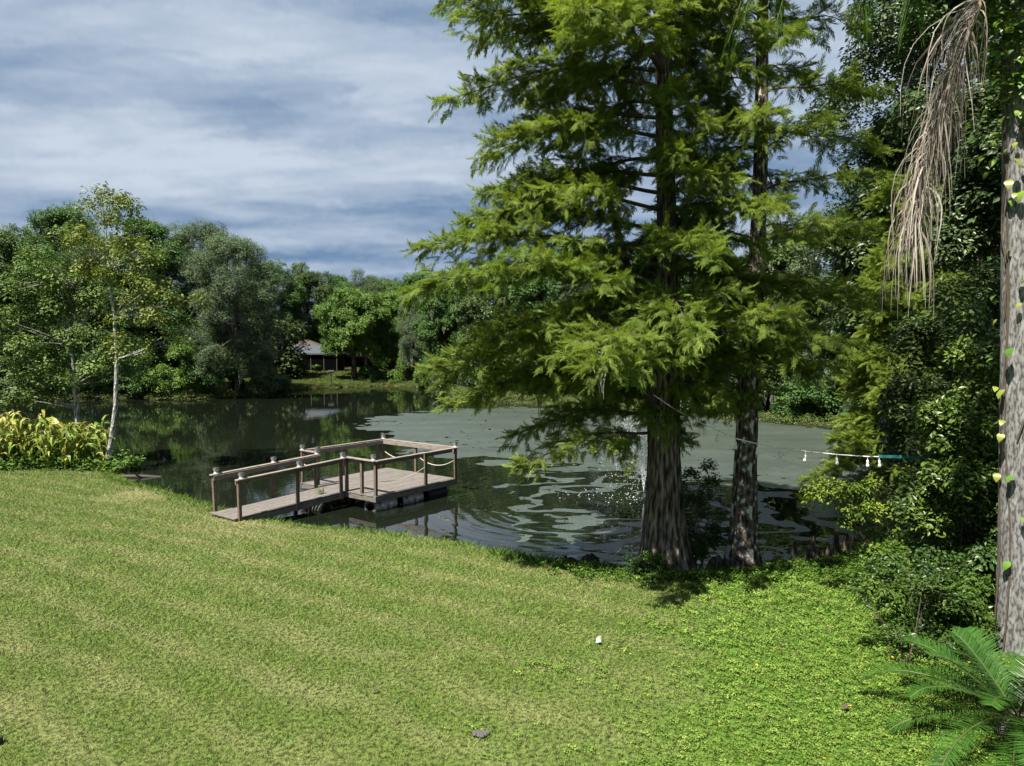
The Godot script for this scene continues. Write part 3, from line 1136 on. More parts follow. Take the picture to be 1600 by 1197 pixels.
func make_dock() -> void:
	var r := seeded(7)
	var u := Vector3(0.607, 0, -0.795)        # away from the bank
	var w := Vector3(-0.795, 0, -0.607)       # to the left
	var c := Vector3(-4.42, 0, -23.57)
	var top := 0.5
	var hs := 1.84
	var root := thing("floating_dock", "square weathered wooden platform on barrel floats, railed and roped, out on the pond", "dock", c)
	var at := func(a: float, b: float, y: float) -> Vector3: return u * a + w * b + Vector3(0, y, 0)
	# planks run away from the bank
	var n := 26
	var pw := 2.0 * hs / n
	for k in n:
		var b := -hs + pw * (k + 0.5)
		var o := r.randf_range(-0.012, 0.012)
		beam("plank", root, at.call(-hs + o, b, top - 0.019 + r.randf_range(-0.002, 0.002)), at.call(hs + o, b, top - 0.019 + r.randf_range(-0.002, 0.002)), pw - 0.009, 0.038, M["deck%d" % (r.randi() % 5)])
	for s in [-1.0, 1.0]:
		beam("rim_joist", root, at.call(-hs, s * (hs - 0.03), top - 0.115), at.call(hs, s * (hs - 0.03), top - 0.115), 0.045, 0.15, M["deck%d" % (1 if s < 0 else 3)])
		beam("rim_joist", root, at.call(s * (hs - 0.03), -hs + 0.06, top - 0.117), at.call(s * (hs - 0.03), hs - 0.06, top - 0.117), 0.045, 0.15, M["deck%d" % (2 if s < 0 else 4)])
	for k in 5:
		var b := -1.3 + 0.65 * k
		beam("joist", root, at.call(-hs + 0.06, b, top - 0.12), at.call(hs - 0.06, b, top - 0.12), 0.05, 0.14, M.deck2)
	# barrels under the deck
	var drum := Geo.new()
	drum.tube(PackedVector3Array([Vector3(-0.45, 0, 0), Vector3(-0.44, 0, 0), Vector3(-0.2, 0, 0), Vector3(-0.18, 0, 0), Vector3(-0.16, 0, 0), Vector3(0.16, 0, 0), Vector3(0.18, 0, 0), Vector3(0.2, 0, 0), Vector3(0.44, 0, 0), Vector3(0.45, 0, 0)]),
		PackedFloat32Array([0.25, 0.275, 0.28, 0.295, 0.28, 0.28, 0.295, 0.28, 0.275, 0.25]), 16)
	var dm := drum.mesh()
	var ub := Basis(u, Vector3.UP, u.cross(Vector3.UP))
	for s in [-1.0, 1.0]:
		for k in 3:
			part("float_barrel", dm, M.dark_drum if (s < 0 and k == 2) or (s > 0 and k == 1) else M.drum, root, at.call(-1.25 + 1.15 * k, s * 1.42, 0.09), ub)
	for k in 2:
		part("float_barrel", dm, M.drum, root, at.call(-0.7 + 1.4 * k, 0.0, 0.09), ub)
	# posts: [along u, along w]
	var hp := 1.04
	var e := hs - 0.06
	var gap0 := 0.98          # the gangway's opening on the near edge runs from gap1 to gap0
	var gap1 := -0.45
	var posts := [[-e, e], [0.0, e], [e - 0.28, e], [e, e], [e, 0.1], [e, -e], [0.35, -e], [-e, -e], [-e, -e + 0.62], [-e, gap1], [-e, gap0]]
	for k in posts.size():
		var q = posts[k]
		beam("post", root, at.call(q[0], q[1], top - 0.2), at.call(q[0], q[1], top + hp), 0.09, 0.09, M["post%d" % (k % 5)], u)
	var rt := top + hp
	var rails := [[[-e, gap0], [-e, e], 0.0], [[-e, e], [e, e], 0.0], [[e, e], [e, -e], 0.0], [[e, -e], [-e, -e], 0.07], [[-e, -e], [-e, gap1], 0.05]]
	for q in rails:
		var a: Vector3 = at.call(q[0][0], q[0][1], 0.0)
		var b: Vector3 = at.call(q[1][0], q[1][1], 0.0)
		var along := (b - a).normalized()
		var inward := (-(a + b) / 2.0)
		inward = (inward - along * inward.dot(along)).normalized()
		# board on edge inside the posts, flat cap over both
		beam("rail_board", root, a + inward * 0.066 + Vector3(0, rt - 0.07, 0), b + inward * 0.066 + Vector3(0, rt - 0.07, 0), 0.038, 0.135, M["rail%d" % (r.randi() % 5)])
		beam("rail_cap", root, a - along * 0.06 - inward * q[2] + Vector3(0, rt + 0.021, 0), b + along * 0.06 - inward * q[2] + Vector3(0, rt + 0.021, 0), 0.14, 0.036, M["rail%d" % (r.randi() % 5)])
	for q in [[-e, e], [-e, gap0], [e, e], [e, -e], [-e, -e + 0.1]]:
		solar_cap(root, at.call(q[0], q[1], rt + 0.039))
	hang_rope(root, at.call(e, e - 0.05, top + 0.62), at.call(e, 0.15, top + 0.62), 0.2)
	hang_rope(root, at.call(e, 0.05, top + 0.62), at.call(e, -e + 0.05, top + 0.62), 0.26)
	hang_rope(root, at.call(-e + 0.03, e - 0.05, top + 0.6), at.call(-e + 0.03, gap0, top + 0.55), 0.08)
	hang_rope(root, at.call(0.35, -e, top + 0.6), at.call(-e, -e + 0.06, top + 0.45), 0.17, 0.008)
	# gangway
	var g0 := Vector3(-7.87, 0.36, -19.29)
	var g1 := Vector3(-5.72, 0.5, -22.29)
	var gw := thing("gangway", "railed wooden gangway leading from the grassy bank down to the floating platform", "gangway", g0)
	var len := Vector2(g1.x - g0.x, g1.z - g0.z).length() - 0.05
	var slope := (g1.y - g0.y) / len
	var ga := func(a: float, b: float, y: float) -> Vector3: return u * a + w * b + Vector3(0, y + a * slope, 0)
	var half := 0.61
	var m := 9
	for k in m:
		var b := -half + 2.0 * half / m * (k + 0.5)
		var tone := r.randi() % 5
		beam("plank", gw, ga.call(-0.12, b, -0.02), ga.call(len, b, -0.02), 2.0 * half / m - 0.008, 0.038, M["deck%d" % tone])
	for s in [-1.0, 1.0]:
		beam("stringer", gw, ga.call(0.05, s * (half - 0.03), -0.13), ga.call(len - 0.02, s * (half - 0.03), -0.13), 0.045, 0.16, M["deck%d" % (1 if s < 0 else 4)])
		var ps := [0.05, 1.9, len - 0.16]
		for k in 3:
			beam("post", gw, ga.call(ps[k], s * (half + 0.0), -0.22), ga.call(ps[k] - 0.03, s * (half + 0.02), 1.02), 0.09, 0.09, M["post%d" % ((k + int(s) + 2) % 5)], u)
			solar_cap(gw, ga.call(ps[k] + 0.05, s * (half + 0.02), 1.06))
		var off: float = 0.0 if s > 0 else -0.05
		beam("rail_board", gw, ga.call(-0.03, s * (half - 0.066), 0.955), ga.call(len - 0.04, s * (half - 0.066), 0.955), 0.038, 0.135, M["rail%d" % (2 if s > 0 else 0)])
		beam("rail_cap", gw, ga.call(-0.08, s * half + off, 1.042), ga.call(len, s * half + off, 1.042), 0.14, 0.036, M["rail%d" % (3 if s > 0 else 1)])
	beam("support_post", gw, ga.call(2.5, 0.35, -1.2), ga.call(2.5, 0.35, -0.21), 0.1, 0.1, M.post1, u)
	beam("support_post", gw, ga.call(2.5, -0.35, -1.2), ga.call(2.5, -0.35, -0.21), 0.1, 0.1, M.post2, u)
	part("float_barrel", dm, M.drum, gw, ga.call(3.05, 0.0, -0.55), Basis(w, Vector3.UP, w.cross(Vector3.UP)))
	hang_rope(gw, ga.call(1.9, half, 0.1), ga.call(len - 0.2, half, 0.62), 0.06, 0.006)
	# the weed that has rooted at the gangway's side
	var plant := thing("water_weed", "small bright green weed growing up beside the gangway where it meets the platform", "weed", Vector3(-5.86, 0.02, -21.55))
	var where := []
	var tint := PackedColorArray()
	for k in 16:
		fill_blob(r, Vector3(r.randf_range(-0.1, 0.1), r.randf_range(0.05, 0.75), r.randf_range(-0.1, 0.1)), Vector3(0.1, 0.1, 0.1), 2, Color(0.06, 0.13, 0.015), Color(0.11, 0.19, 0.025), where, tint, 0.5)
	copies("leaves", LEAF.near0, M.leaf, plant, where, tint)
	var sg := Geo.new()
	for k in 4:
		sg.tube(bend(Vector3(0, -0.2, 0), Vector3(r.randf_range(-0.1, 0.1), 0.7, r.randf_range(-0.1, 0.1)), Vector3(r.randf_range(-0.05, 0.05), 0, 0), 4), taper(5, 0.008, 0.004), 4)
	part("stems", sg.mesh(), M.twig, plant)


# ---------------------------------------------------------------- the house across the pond
func make_house() -> void:
	var at := Vector3(-31.9, 1.35, -99.0)
	var wall := StandardMaterial3D.new()
	wall.albedo_texture = noise_tex(81, 0.02, [lin(0.2, 0.16, 0.12), lin(0.3, 0.25, 0.2)], [0.3, 0.7])
	wall.uv1_triplanar = true
	wall.roughness = 0.9
	var red := StandardMaterial3D.new()
	red.albedo_texture = noise_tex(83, 0.06, [lin(0.03, 0.022, 0.02), lin(0.055, 0.04, 0.035), lin(0.08, 0.06, 0.052)], [0.25, 0.5, 0.75])
	red.uv1_triplanar = true
	red.roughness = 0.9
	var slate := StandardMaterial3D.new()
	slate.albedo_texture = noise_tex(84, 0.05, [lin(0.035, 0.041, 0.054), lin(0.06, 0.07, 0.088)], [0.3, 0.7])
	slate.uv1_triplanar = true
	slate.roughness = 0.6
	var screen := plain(Color(0.03, 0.032, 0.03, 0.72), 0.9, 0.1)
	screen.transparency = BaseMaterial3D.TRANSPARENCY_ALPHA
	var dark := plain(lin(0.05, 0.045, 0.04), 0.9)
	var root := thing("house", "low house with brown hip roof behind a blue grey roofed screened porch across the pond", "house", at)
	var g := Geo.new()
	g.box(Vector3(-8.0, -0.6, -10.0), Vector3(5.0, 2.6, -3.05))
	part("wall", g.mesh(), wall, root)
	var hip := func(x0: float, x1: float, z0: float, z1: float, y0: float, y1: float, inset: float) -> ArrayMesh:
		var q := Geo.new()
		var zm := (z0 + z1) / 2.0
		var a := Vector3(x0, y0, z1)
		var b := Vector3(x1, y0, z1)
		var c := Vector3(x1, y0, z0)
		var d := Vector3(x0, y0, z0)
		var e := Vector3(x0 + inset, y1, zm)
		var f := Vector3(x1 - inset, y1, zm)
		q.face([a, b, f, e], Vector3(0, 1, 1))
		q.face([c, d, e, f], Vector3(0, 1, -1))
		q.face([b, c, f], Vector3(1, 1, 0))
		q.face([d, a, e], Vector3(-1, 1, 0))
		q.box(Vector3(x0, y0 - 0.18, z0), Vector3(x1, y0 - 0.002, z1))
		return q.mesh()
	part("roof", hip.call(-8.7, 5.6, -10.6, -2.5, 2.8, 4.6, 4.0), red, root)
	part("porch_roof", hip.call(-5.2, 8.1, -3.6, 1.3, 2.62, 3.7, 2.7), slate, root)
	var gs := Geo.new()
	gs.box(Vector3(-5.5, -0.5, -3.0), Vector3(8.3, 0.06, 1.5), 0.02)
	part("porch_floor", gs.mesh(), plain(lin(0.35, 0.32, 0.29), 0.9), root)
	var gb := Geo.new()
	gb.box(Vector3(5.0, 0.06, -3.4), Vector3(7.7, 2.4, -3.2))
	part("porch_back_wall", gb.mesh(), dark, root)
	for k in 8:
		var x := -4.9 + k * 1.8
		var gp := Geo.new()
		gp.box(Vector3(x - 0.05, 0.06, 0.95), Vector3(x + 0.05, 2.44, 1.05), 0.01)
		part("porch_post", gp.mesh(), dark, root)
		if k < 7:
			var gq := Geo.new()
			gq.box(Vector3(x + 0.055, 0.1, 0.994), Vector3(x + 1.745, 2.43, 1.002))
			part("screen_panel", gq.mesh(), screen, root)
	for k in 2:
		var gp := Geo.new()
		gp.box(Vector3(7.65, 0.06, -3.0 + 2.0 * k), Vector3(7.75, 2.44, -2.9 + 2.0 * k), 0.01)
		part("porch_post", gp.mesh(), dark, root)
	var gd := Geo.new()
	gd.box(Vector3(4.3, 0.07, -3.04), Vector3(5.2, 2.15, -2.98))
	var door := part("door", gd.mesh(), plain(lin(0.55, 0.53, 0.5), 0.5), root)
	var gh := Geo.new()
	gh.lathe([[0.0, -0.04], [0.04, 0.0], [0.0, 0.04]], 8, Vector3(4.4, 1.05, -2.93))
	part("handle", gh.mesh(), M.grey_metal, door)
	for k in 2:
		var gw := Geo.new()
		gw.box(Vector3(-3.6 + 3.4 * k, 0.9, -3.04), Vector3(-1.9 + 3.4 * k, 2.1, -2.98), 0.01)
		var win := part("window", gw.mesh(), plain(lin(0.4, 0.4, 0.4), 0.5), root)
		var gpn := Geo.new()
		gpn.box(Vector3(-3.5 + 3.4 * k, 1.0, -2.978), Vector3(-2.0 + 3.4 * k, 2.0, -2.97))
		part("pane", gpn.mesh(), plain(lin(0.02, 0.025, 0.03), 0.08), win)
	var spots := [["potted_palm", -0.2, "left of two small palms in pots before the screened porch"], ["potted_palm", 5.0, "right of two small palms in pots before the screened porch, wider fronds"], ["potted_shrub", 2.9, "small dark pot plant between the two potted palms at the porch"]]
	for k in 3:
		var sp = spots[k]
		var pl := thing(sp[0], sp[2], "potted plant", at + Vector3(sp[1], 0.06, 2.1))
		var pg := Geo.new()
		pg.lathe([[0.0, -0.5], [0.16, -0.5], [0.22, 0.25], [0.25, 0.27], [0.2, 0.27], [0.0, 0.24]], 10)
		part("pot", pg.mesh(), plain(lin(0.12, 0.08, 0.06), 0.8), pl)
		var lg := Geo.new()
		var r := seeded(300 + k)
		for q in 26:
			var a := q * 2.4
			var l := (0.9 if k < 2 else 0.5) * r.randf_range(0.7, 1.2)
			var o := Vector3(cos(a), 0, sin(a))
			lg.col = Color(0.05, 0.11, 0.02) * r.randf_range(0.7, 1.6)
			lg.blade([Vector3(0, 0.3, 0), o * l * 0.4 + Vector3(0, 0.3 + l * 0.7, 0), o * l + Vector3(0, 0.3 + l * 0.55, 0)], [0.04, 0.2, 0.02], Vector3.UP)
		part("fronds", lg.mesh(), M.leaf, pl)
	var fp := thing("feeder_post", "dark post with a small box on top standing on the far bank by the house", "post", Vector3(-21.6, 0.45, -84.6))
	var fg := Geo.new()
	fg.box(Vector3(-0.06, -0.4, -0.06), Vector3(0.06, 1.3, 0.06), 0.01)
	part("post", fg.mesh(), M.black, fp)
	var fb := Geo.new()
	fb.box(Vector3(-0.3, 1.3, -0.2), Vector3(0.3, 1.5, 0.2), 0.02)
	fb.face([Vector3(-0.36, 1.5, 0.25), Vector3(0.36, 1.5, 0.25), Vector3(0.36, 1.66, 0), Vector3(-0.36, 1.66, 0)], Vector3(0, 1, 1))
	fb.face([Vector3(-0.36, 1.5, -0.25), Vector3(0.36, 1.5, -0.25), Vector3(0.36, 1.66, 0), Vector3(-0.36, 1.66, 0)], Vector3(0, 1, -1))
	part("box", fb.mesh(), M.black, fp)


# ---------------------------------------------------------------- small things
func make_lights_string() -> void:
	var pts := PackedVector3Array([Vector3(2.95, 3.98, -14.72), Vector3(3.33, 3.71, -14.5), Vector3(3.92, 3.4, -14.42), Vector3(4.57, 3.11, -14.42), Vector3(5.02, 3.0, -14.4), Vector3(5.47, 2.92, -14.4), Vector3(6.0, 2.85, -14.38), Vector3(6.61, 2.79, -14.35), Vector3(7.22, 2.755, -14.3), Vector3(7.5, 2.755, -14.28)])
	var root := thing("string_lights", "white cord of hanging bulbs strung between the two big cypresses and a teal strap", "string lights", Vector3.ZERO)
	var g := Geo.new()
	g.tube(pts, taper(pts.size(), 0.011, 0.011), 6)
	part("cord", g.mesh(), M.cord, root)
	var sg := Geo.new()
	var s := Vector3(0, 0.03, 0)
	var strap := [Vector3(7.42, 2.765, -14.28), Vector3(7.7, 2.77, -14.2), Vector3(8.2, 2.8, -13.9), Vector3(8.6, 2.84, -13.6)]
	for k in 3:
		sg.face([strap[k] - s, strap[k + 1] - s, strap[k + 1] + s, strap[k] + s], Vector3(0, 0.1, 1))
		sg.face([strap[k] - s + Vector3(0, 0, -0.004), strap[k + 1] - s + Vector3(0, 0, -0.004), strap[k + 1] + s + Vector3(0, 0, -0.004), strap[k] + s + Vector3(0, 0, -0.004)], Vector3(0, 0.1, -1))
	part("strap", sg.mesh(), M.strap, root)
	var sock := Geo.new()
	sock.lathe([[0.006, -0.02], [0.006, -0.075], [0.026, -0.085], [0.028, -0.15], [0.02, -0.16]], 10)
	var bulb := Geo.new()
	bulb.lathe([[0.0, -0.27], [0.018, -0.265], [0.036, -0.235], [0.04, -0.205], [0.028, -0.175], [0.02, -0.155]], 10)
	var sm := sock.mesh()
	var bm := bulb.mesh()
	for p in [pts[2], pts[2].lerp(pts[3], 0.45), pts[3], pts[4], pts[5], pts[6], pts[7], pts[8], pts[8] + Vector3(0.22, 0.0, 0.02)]:
		var so := part("lamp_socket", sm, M.white, root, p, Basis(Vector3(0, 0, 1), sin(p.x * 7.0) * 0.12).scaled(Vector3.ONE * 0.85))
		part("bulb", bm, M.bulb_frost, so)

func make_fountain() -> void:
	var root := thing("fountain", "small pond fountain throwing drops up behind the big cypress and churning the water white", "fountain", Vector3(4.6, 0, -23.2))
	var r := seeded(55)
	var g := Geo.new()
	g.lathe([[0.0, -0.15], [0.28, -0.12], [0.32, 0.0], [0.26, 0.08], [0.08, 0.12], [0.05, 0.25], [0.0, 0.26]], 14)
	part("float", g.mesh(), M.black, root)
	var d := Geo.new()
	d.lathe([[0.0, -0.03], [0.016, -0.01], [0.016, 0.012], [0.0, 0.03]], 5)
	var where := []
	var tint := PackedColorArray()
	for k in 3400:
		var a := r.randf() * TAU
		var sp := r.randf_range(0.55, 1.0) * (1.0 if k % 3 else 0.4)
		var t := r.randf()
		var out := 2.0 * sp * t
		var p := Vector3(cos(a) * out, 0.2 + 2.7 * 4.0 * t * (1.0 - t) * (0.6 + 0.4 * sp) * r.randf_range(0.85, 1.0), sin(a) * out)
		p.x = p.x * 0.8 - 0.25
		where.append(Transform3D(Basis().scaled(Vector3(0.5, 1.0, 0.5) * r.randf_range(0.3, 1.0)), p))
		tint.append(Color(0.6, 0.63, 0.66))
	# splashes where the drops land
	for k in 170:
		var a := r.randf() * TAU
		var q := r.randf_range(0.4, 2.6)
		where.append(Transform3D(Basis().scaled(Vector3(1.5, 0.7, 1.2) * r.randf_range(0.3, 1.1)), Vector3(cos(a) * q * 1.25, r.randf_range(0.0, 0.06), sin(a) * q * 0.6)))
		tint.append(Color(0.36, 0.39, 0.42))
	var m := plain(Color.WHITE, 0.5, 0.3)
	m.vertex_color_use_as_albedo = true
	copies("spray", d.mesh(), m, root, where, tint)

func make_small_things() -> void:
	var r := seeded(81)
	# cypress knees
	var ks := [[6.28, -15.55, 0.34, "slim leftmost"], [6.46, -15.3, 0.26, "short second"], [6.72, -15.6, 0.42, "tall thick"], [7.0, -15.45, 0.3, "squat dark"], [7.3, -15.75, 0.5, "tallest pointed"], [7.62, -15.95, 0.38, "split topped"], [7.85, -16.2, 0.3, "farthest right"]]
	var where_said := ["nearest the slimmer cypress", "beside the leftmost knee", "third along the shore from the slimmer cypress", "in the middle of the row of knees", "in front of the shrubs on the right", "next to the tallest knee", "half under the shrubs"]
	for k in ks.size():
		var q = ks[k]
		var kn := thing("cypress_knee", "%s brown cypress knee, %s" % [q[3], where_said[k]], "cypress knee", Vector3(q[0], 0.1, q[1]), "cypress knees by the slimmer cypress")
		var g := Geo.new()
		var h: float = q[2] * 1.35 + 0.12
		g.tube(PackedVector3Array([Vector3(0, -0.2, 0), Vector3(0.01, h * 0.3, 0), Vector3(-0.01, h * 0.7, 0.01), Vector3(0.01, h * 0.95, 0), Vector3(0.012, h, 0)]), PackedFloat32Array([0.13, 0.085, 0.06, 0.04, 0.012]), 10, true, func(a: float, kk: int, p: Vector3) -> float: return 1.0 + 0.22 * sin(a * 4.0 + k) * clampf(1.0 - p.y * 2.0, 0.2, 1.0))
		part("knee", g.mesh(), M.dark_bark, kn)
		if k % 3 == 2:
			var g2 := Geo.new()
			g2.tube(PackedVector3Array([Vector3(0.09, -0.2, 0.02), Vector3(0.1, h * 0.4, 0.02), Vector3(0.1, h * 0.6, 0.02)]), PackedFloat32Array([0.08, 0.05, 0.015]), 8)
			part("side_knee", g2.mesh(), M.dark_bark, kn)
	var stump_at := [[1.75, -15.75, "dark gnarled root stump at the water's edge left of the big cypress", 0.22], [1.25, -15.75, "small brown root lump at the end of the grass bank left of the gnarled stump", 0.13], [4.42, -15.15, "reddish rotten stump between the two big cypress trunks", 0.4]]
	for q in stump_at:
		var st := thing("root_stump", q[2], "stump", Vector3(q[0], 0.1, q[1]))
		var g := Geo.new()
		for k in 5:
			var a := k * 1.4
			g.tube(PackedVector3Array([Vector3(cos(a) * 0.22, -0.15, sin(a) * 0.18), Vector3(cos(a) * 0.12, q[3] * 0.5, sin(a) * 0.1), Vector3(cos(a) * 0.05, q[3] * r.randf_range(0.7, 1.1), sin(a) * 0.05)]), PackedFloat32Array([0.1, 0.08, 0.03]), 7)
		part("wood", g.mesh(), M.dark_bark, st)
	var br := thing("fallen_branch", "bare pale branch leaning out of the water beside the gnarled stump", "branch", Vector3(2.05, 0.15, -15.35))
	var bg := Geo.new()
	bg.tube(PackedVector3Array([Vector3(-0.25, 0.05, 0.05), Vector3(0.1, 0.15, 0), Vector3(0.4, 0.42, -0.1), Vector3(0.62, 0.7, -0.15)]), PackedFloat32Array([0.018, 0.016, 0.012, 0.005]), 6)
	part("limb", bg.mesh(), M.pale_twig, br)
	var bt := Geo.new()
	bt.tube(PackedVector3Array([Vector3(0.4, 0.42, -0.1), Vector3(0.42, 0.62, -0.05), Vector3(0.36, 0.78, 0)]), PackedFloat32Array([0.008, 0.006, 0.003]), 5)
	bt.tube(PackedVector3Array([Vector3(0.1, 0.15, 0), Vector3(0.0, 0.42, 0.02), Vector3(-0.02, 0.55, 0)]), PackedFloat32Array([0.008, 0.006, 0.003]), 5)
	part("twig", bt.mesh(), M.pale_twig, br)
	var log := thing("sunken_log", "dark wet log lying in the shallows below the leaning pale trunk", "log", Vector3(-14.4, -0.06, -26.7))
	var lg := Geo.new()
	lg.tube(PackedVector3Array([Vector3(-1.0, 0.1, 0.3), Vector3(-0.3, 0.1, 0.1), Vector3(0.4, 0.07, -0.1), Vector3(0.95, 0.03, -0.25)]), PackedFloat32Array([0.1, 0.12, 0.11, 0.06]), 9)
	part("wood", lg.mesh(), M.wet_wood, log)
	var lb := Geo.new()
	lb.tube(PackedVector3Array([Vector3(0.1, 0.12, 0.0), Vector3(0.3, 0.3, 0.15), Vector3(0.35, 0.36, 0.3)]), PackedFloat32Array([0.04, 0.025, 0.012]), 6)
	part("branch_stub", lb.mesh(), M.wet_wood, log)
	# litter on the lawn
	var y := lawn_y(1.36, -10.93)
	var pa := thing("paper_scrap", "crumpled pale blue and white scrap of paper with an orange corner on the lawn", "litter", Vector3(1.36, y + 0.05, -10.93))
	var pm := plain(lin(0.25, 0.42, 0.48), 0.6)
	var pg := Geo.new()
	pg.face([Vector3(-0.045, 0, 0.03), Vector3(0.02, 0.02, 0.045), Vector3(0.03, 0.05, -0.02), Vector3(-0.03, 0.045, -0.03)], Vector3.UP)
	part("paper", pg.mesh(), pm, pa)
	var pf := Geo.new()
	pf.face([Vector3(0.02, 0.02, 0.045), Vector3(0.05, 0.0, 0.02), Vector3(0.03, 0.05, -0.02)], Vector3(1, 1, 0))
	pf.face([Vector3(-0.03, 0.045, -0.03), Vector3(0.03, 0.05, -0.02), Vector3(0.01, 0.085, -0.03)], Vector3(0, 0.4, 1))
	part("fold", pf.mesh(), plain(lin(0.42, 0.42, 0.4), 0.6), pa)
	var po := Geo.new()
	po.face([Vector3(0.01, 0.085, -0.03), Vector3(0.03, 0.05, -0.02), Vector3(0.05, 0.07, -0.03)], Vector3(0, 0.4, 1))
	part("corner", po.mesh(), plain(lin(0.7, 0.3, 0.05), 0.6), pa)
	var leaves := [[4.24, -8.81, "curled brown dead leaf lying in the ground cover beside the cycad", 0.085], [-1.85, -9.3, "small reddish dead leaf lying on the mown lawn at the lower middle", 0.06]]
	for q in leaves:
		var g := Geo.new()
		var s: float = q[3]
		g.blade([Vector3(-s, 0.06, 0), Vector3(-s * 0.4, 0.08, 0.02), Vector3(s * 0.3, 0.065, 0), Vector3(s, 0.09, 0.01)], [0.01, s * 0.6, s * 0.7, 0.005], Vector3(0.2, 1, 0.5))
		var lf := part("dead_leaf", g.mesh(), plain(lin(0.06, 0.043, 0.026), 0.85), self, Vector3(q[0], lawn_y(q[0], q[1]) + 0.01, q[1]), Basis(Vector3.UP, 0.5))
		tag(lf, q[2], "leaf")
	var cl := Geo.new()
	for k in 14:
		var a := k * 2.4
		var q := 0.09 * sqrt(k / 14.0)
		cl.lathe([[0.0, 0.0], [0.03, 0.005], [0.032, 0.025], [0.012, 0.045], [0.0, 0.047]], 6, Vector3(cos(a) * q, 0.0, sin(a) * q * 0.7))
	var clod := part("earth_clod", cl.mesh(), plain(lin(0.07, 0.065, 0.06), 0.95), self, Vector3(-0.38, lawn_y(-0.38, -8.28) + 0.01, -8.28))
	tag(clod, "grey crumbly heap of earth thrown up in the lawn near the lower edge", "soil")
	var post := thing("garden_post", "dark post end at the lower left corner of the lawn", "post", Vector3(-5.985, lawn_y(-5.95, -8.0), -8.0))
	var gp := Geo.new()
	gp.box(Vector3(-0.05, -0.3, -0.05), Vector3(0.05, 0.06, 0.05), 0.006)
	part("shaft", gp.mesh(), M.black, post)
	var gc := Geo.new()
	gc.box(Vector3(-0.055, 0.061, -0.055), Vector3(0.055, 0.085, 0.055), 0.008)
	part("cap", gc.mesh(), M.black, post)


# ---------------------------------------------------------------- palm, cycad, ginger, shrubs
func frond(path: PackedVector3Array, half: float, pairs: int, sd: int, hang: float, col: Color, wid: float, col2 := Color(0, 0, 0)) -> ArrayMesh:   # a feather leaf; hang 0 flat .. 1 leaflets straight down
	var g := Geo.new()
	var r := seeded(sd)
	g.col = Color(0.07, 0.085, 0.025)
	g.tube(path, taper(path.size(), 0.028 if half > 0.3 else 0.012, 0.005), 5, false)
	var n := path.size() - 1
	for k in pairs:
		var s := lerpf(0.08, 1.0, float(k) / pairs) * n
		var a := mini(int(s), n - 1)
		var p := path[a].lerp(path[a + 1], s - a)
		var d := (path[a + 1] - path[a]).normalized()
		var sx := d.cross(Vector3.UP)
		sx = sx.normalized() if sx.length() > 0.05 else Vector3.RIGHT
		var up := sx.cross(d).normalized()
		var f := float(k) / pairs
		var l := half * (0.45 + 0.75 * sin(PI * clampf(f * 0.85 + 0.15, 0, 1))) * r.randf_range(0.8, 1.1)
		if hang > 0.5:
			l = maxf(l, half * 0.8)
		for side in [-1.0, 1.0]:
			var o: Vector3 = (sx * side * (1.0 - hang * 0.75) + d * 0.55 + up * 0.35 * (1.0 - hang) + Vector3(r.randf_range(-0.1, 0.1), -hang * 0.6, r.randf_range(-0.1, 0.1))).normalized()
			var m := p + o * l * 0.5
			var e := m + (o * (1.0 - hang * 0.8) + Vector3(0, -hang, 0)).normalized() * l * 0.55
			g.col = (col.lerp(col2, r.randf()) if col2.b > 0.0 else col) * r.randf_range(0.65, 1.3)
			g.col.a = 1.0
			g.blade([p, m, e], [wid * 0.7, wid, 0.002], (up + Vector3(r.randf_range(-0.3, 0.3), 0.2, r.randf_range(-0.3, 0.3)) + sx * hang * 0.8).normalized())
	return g.mesh()

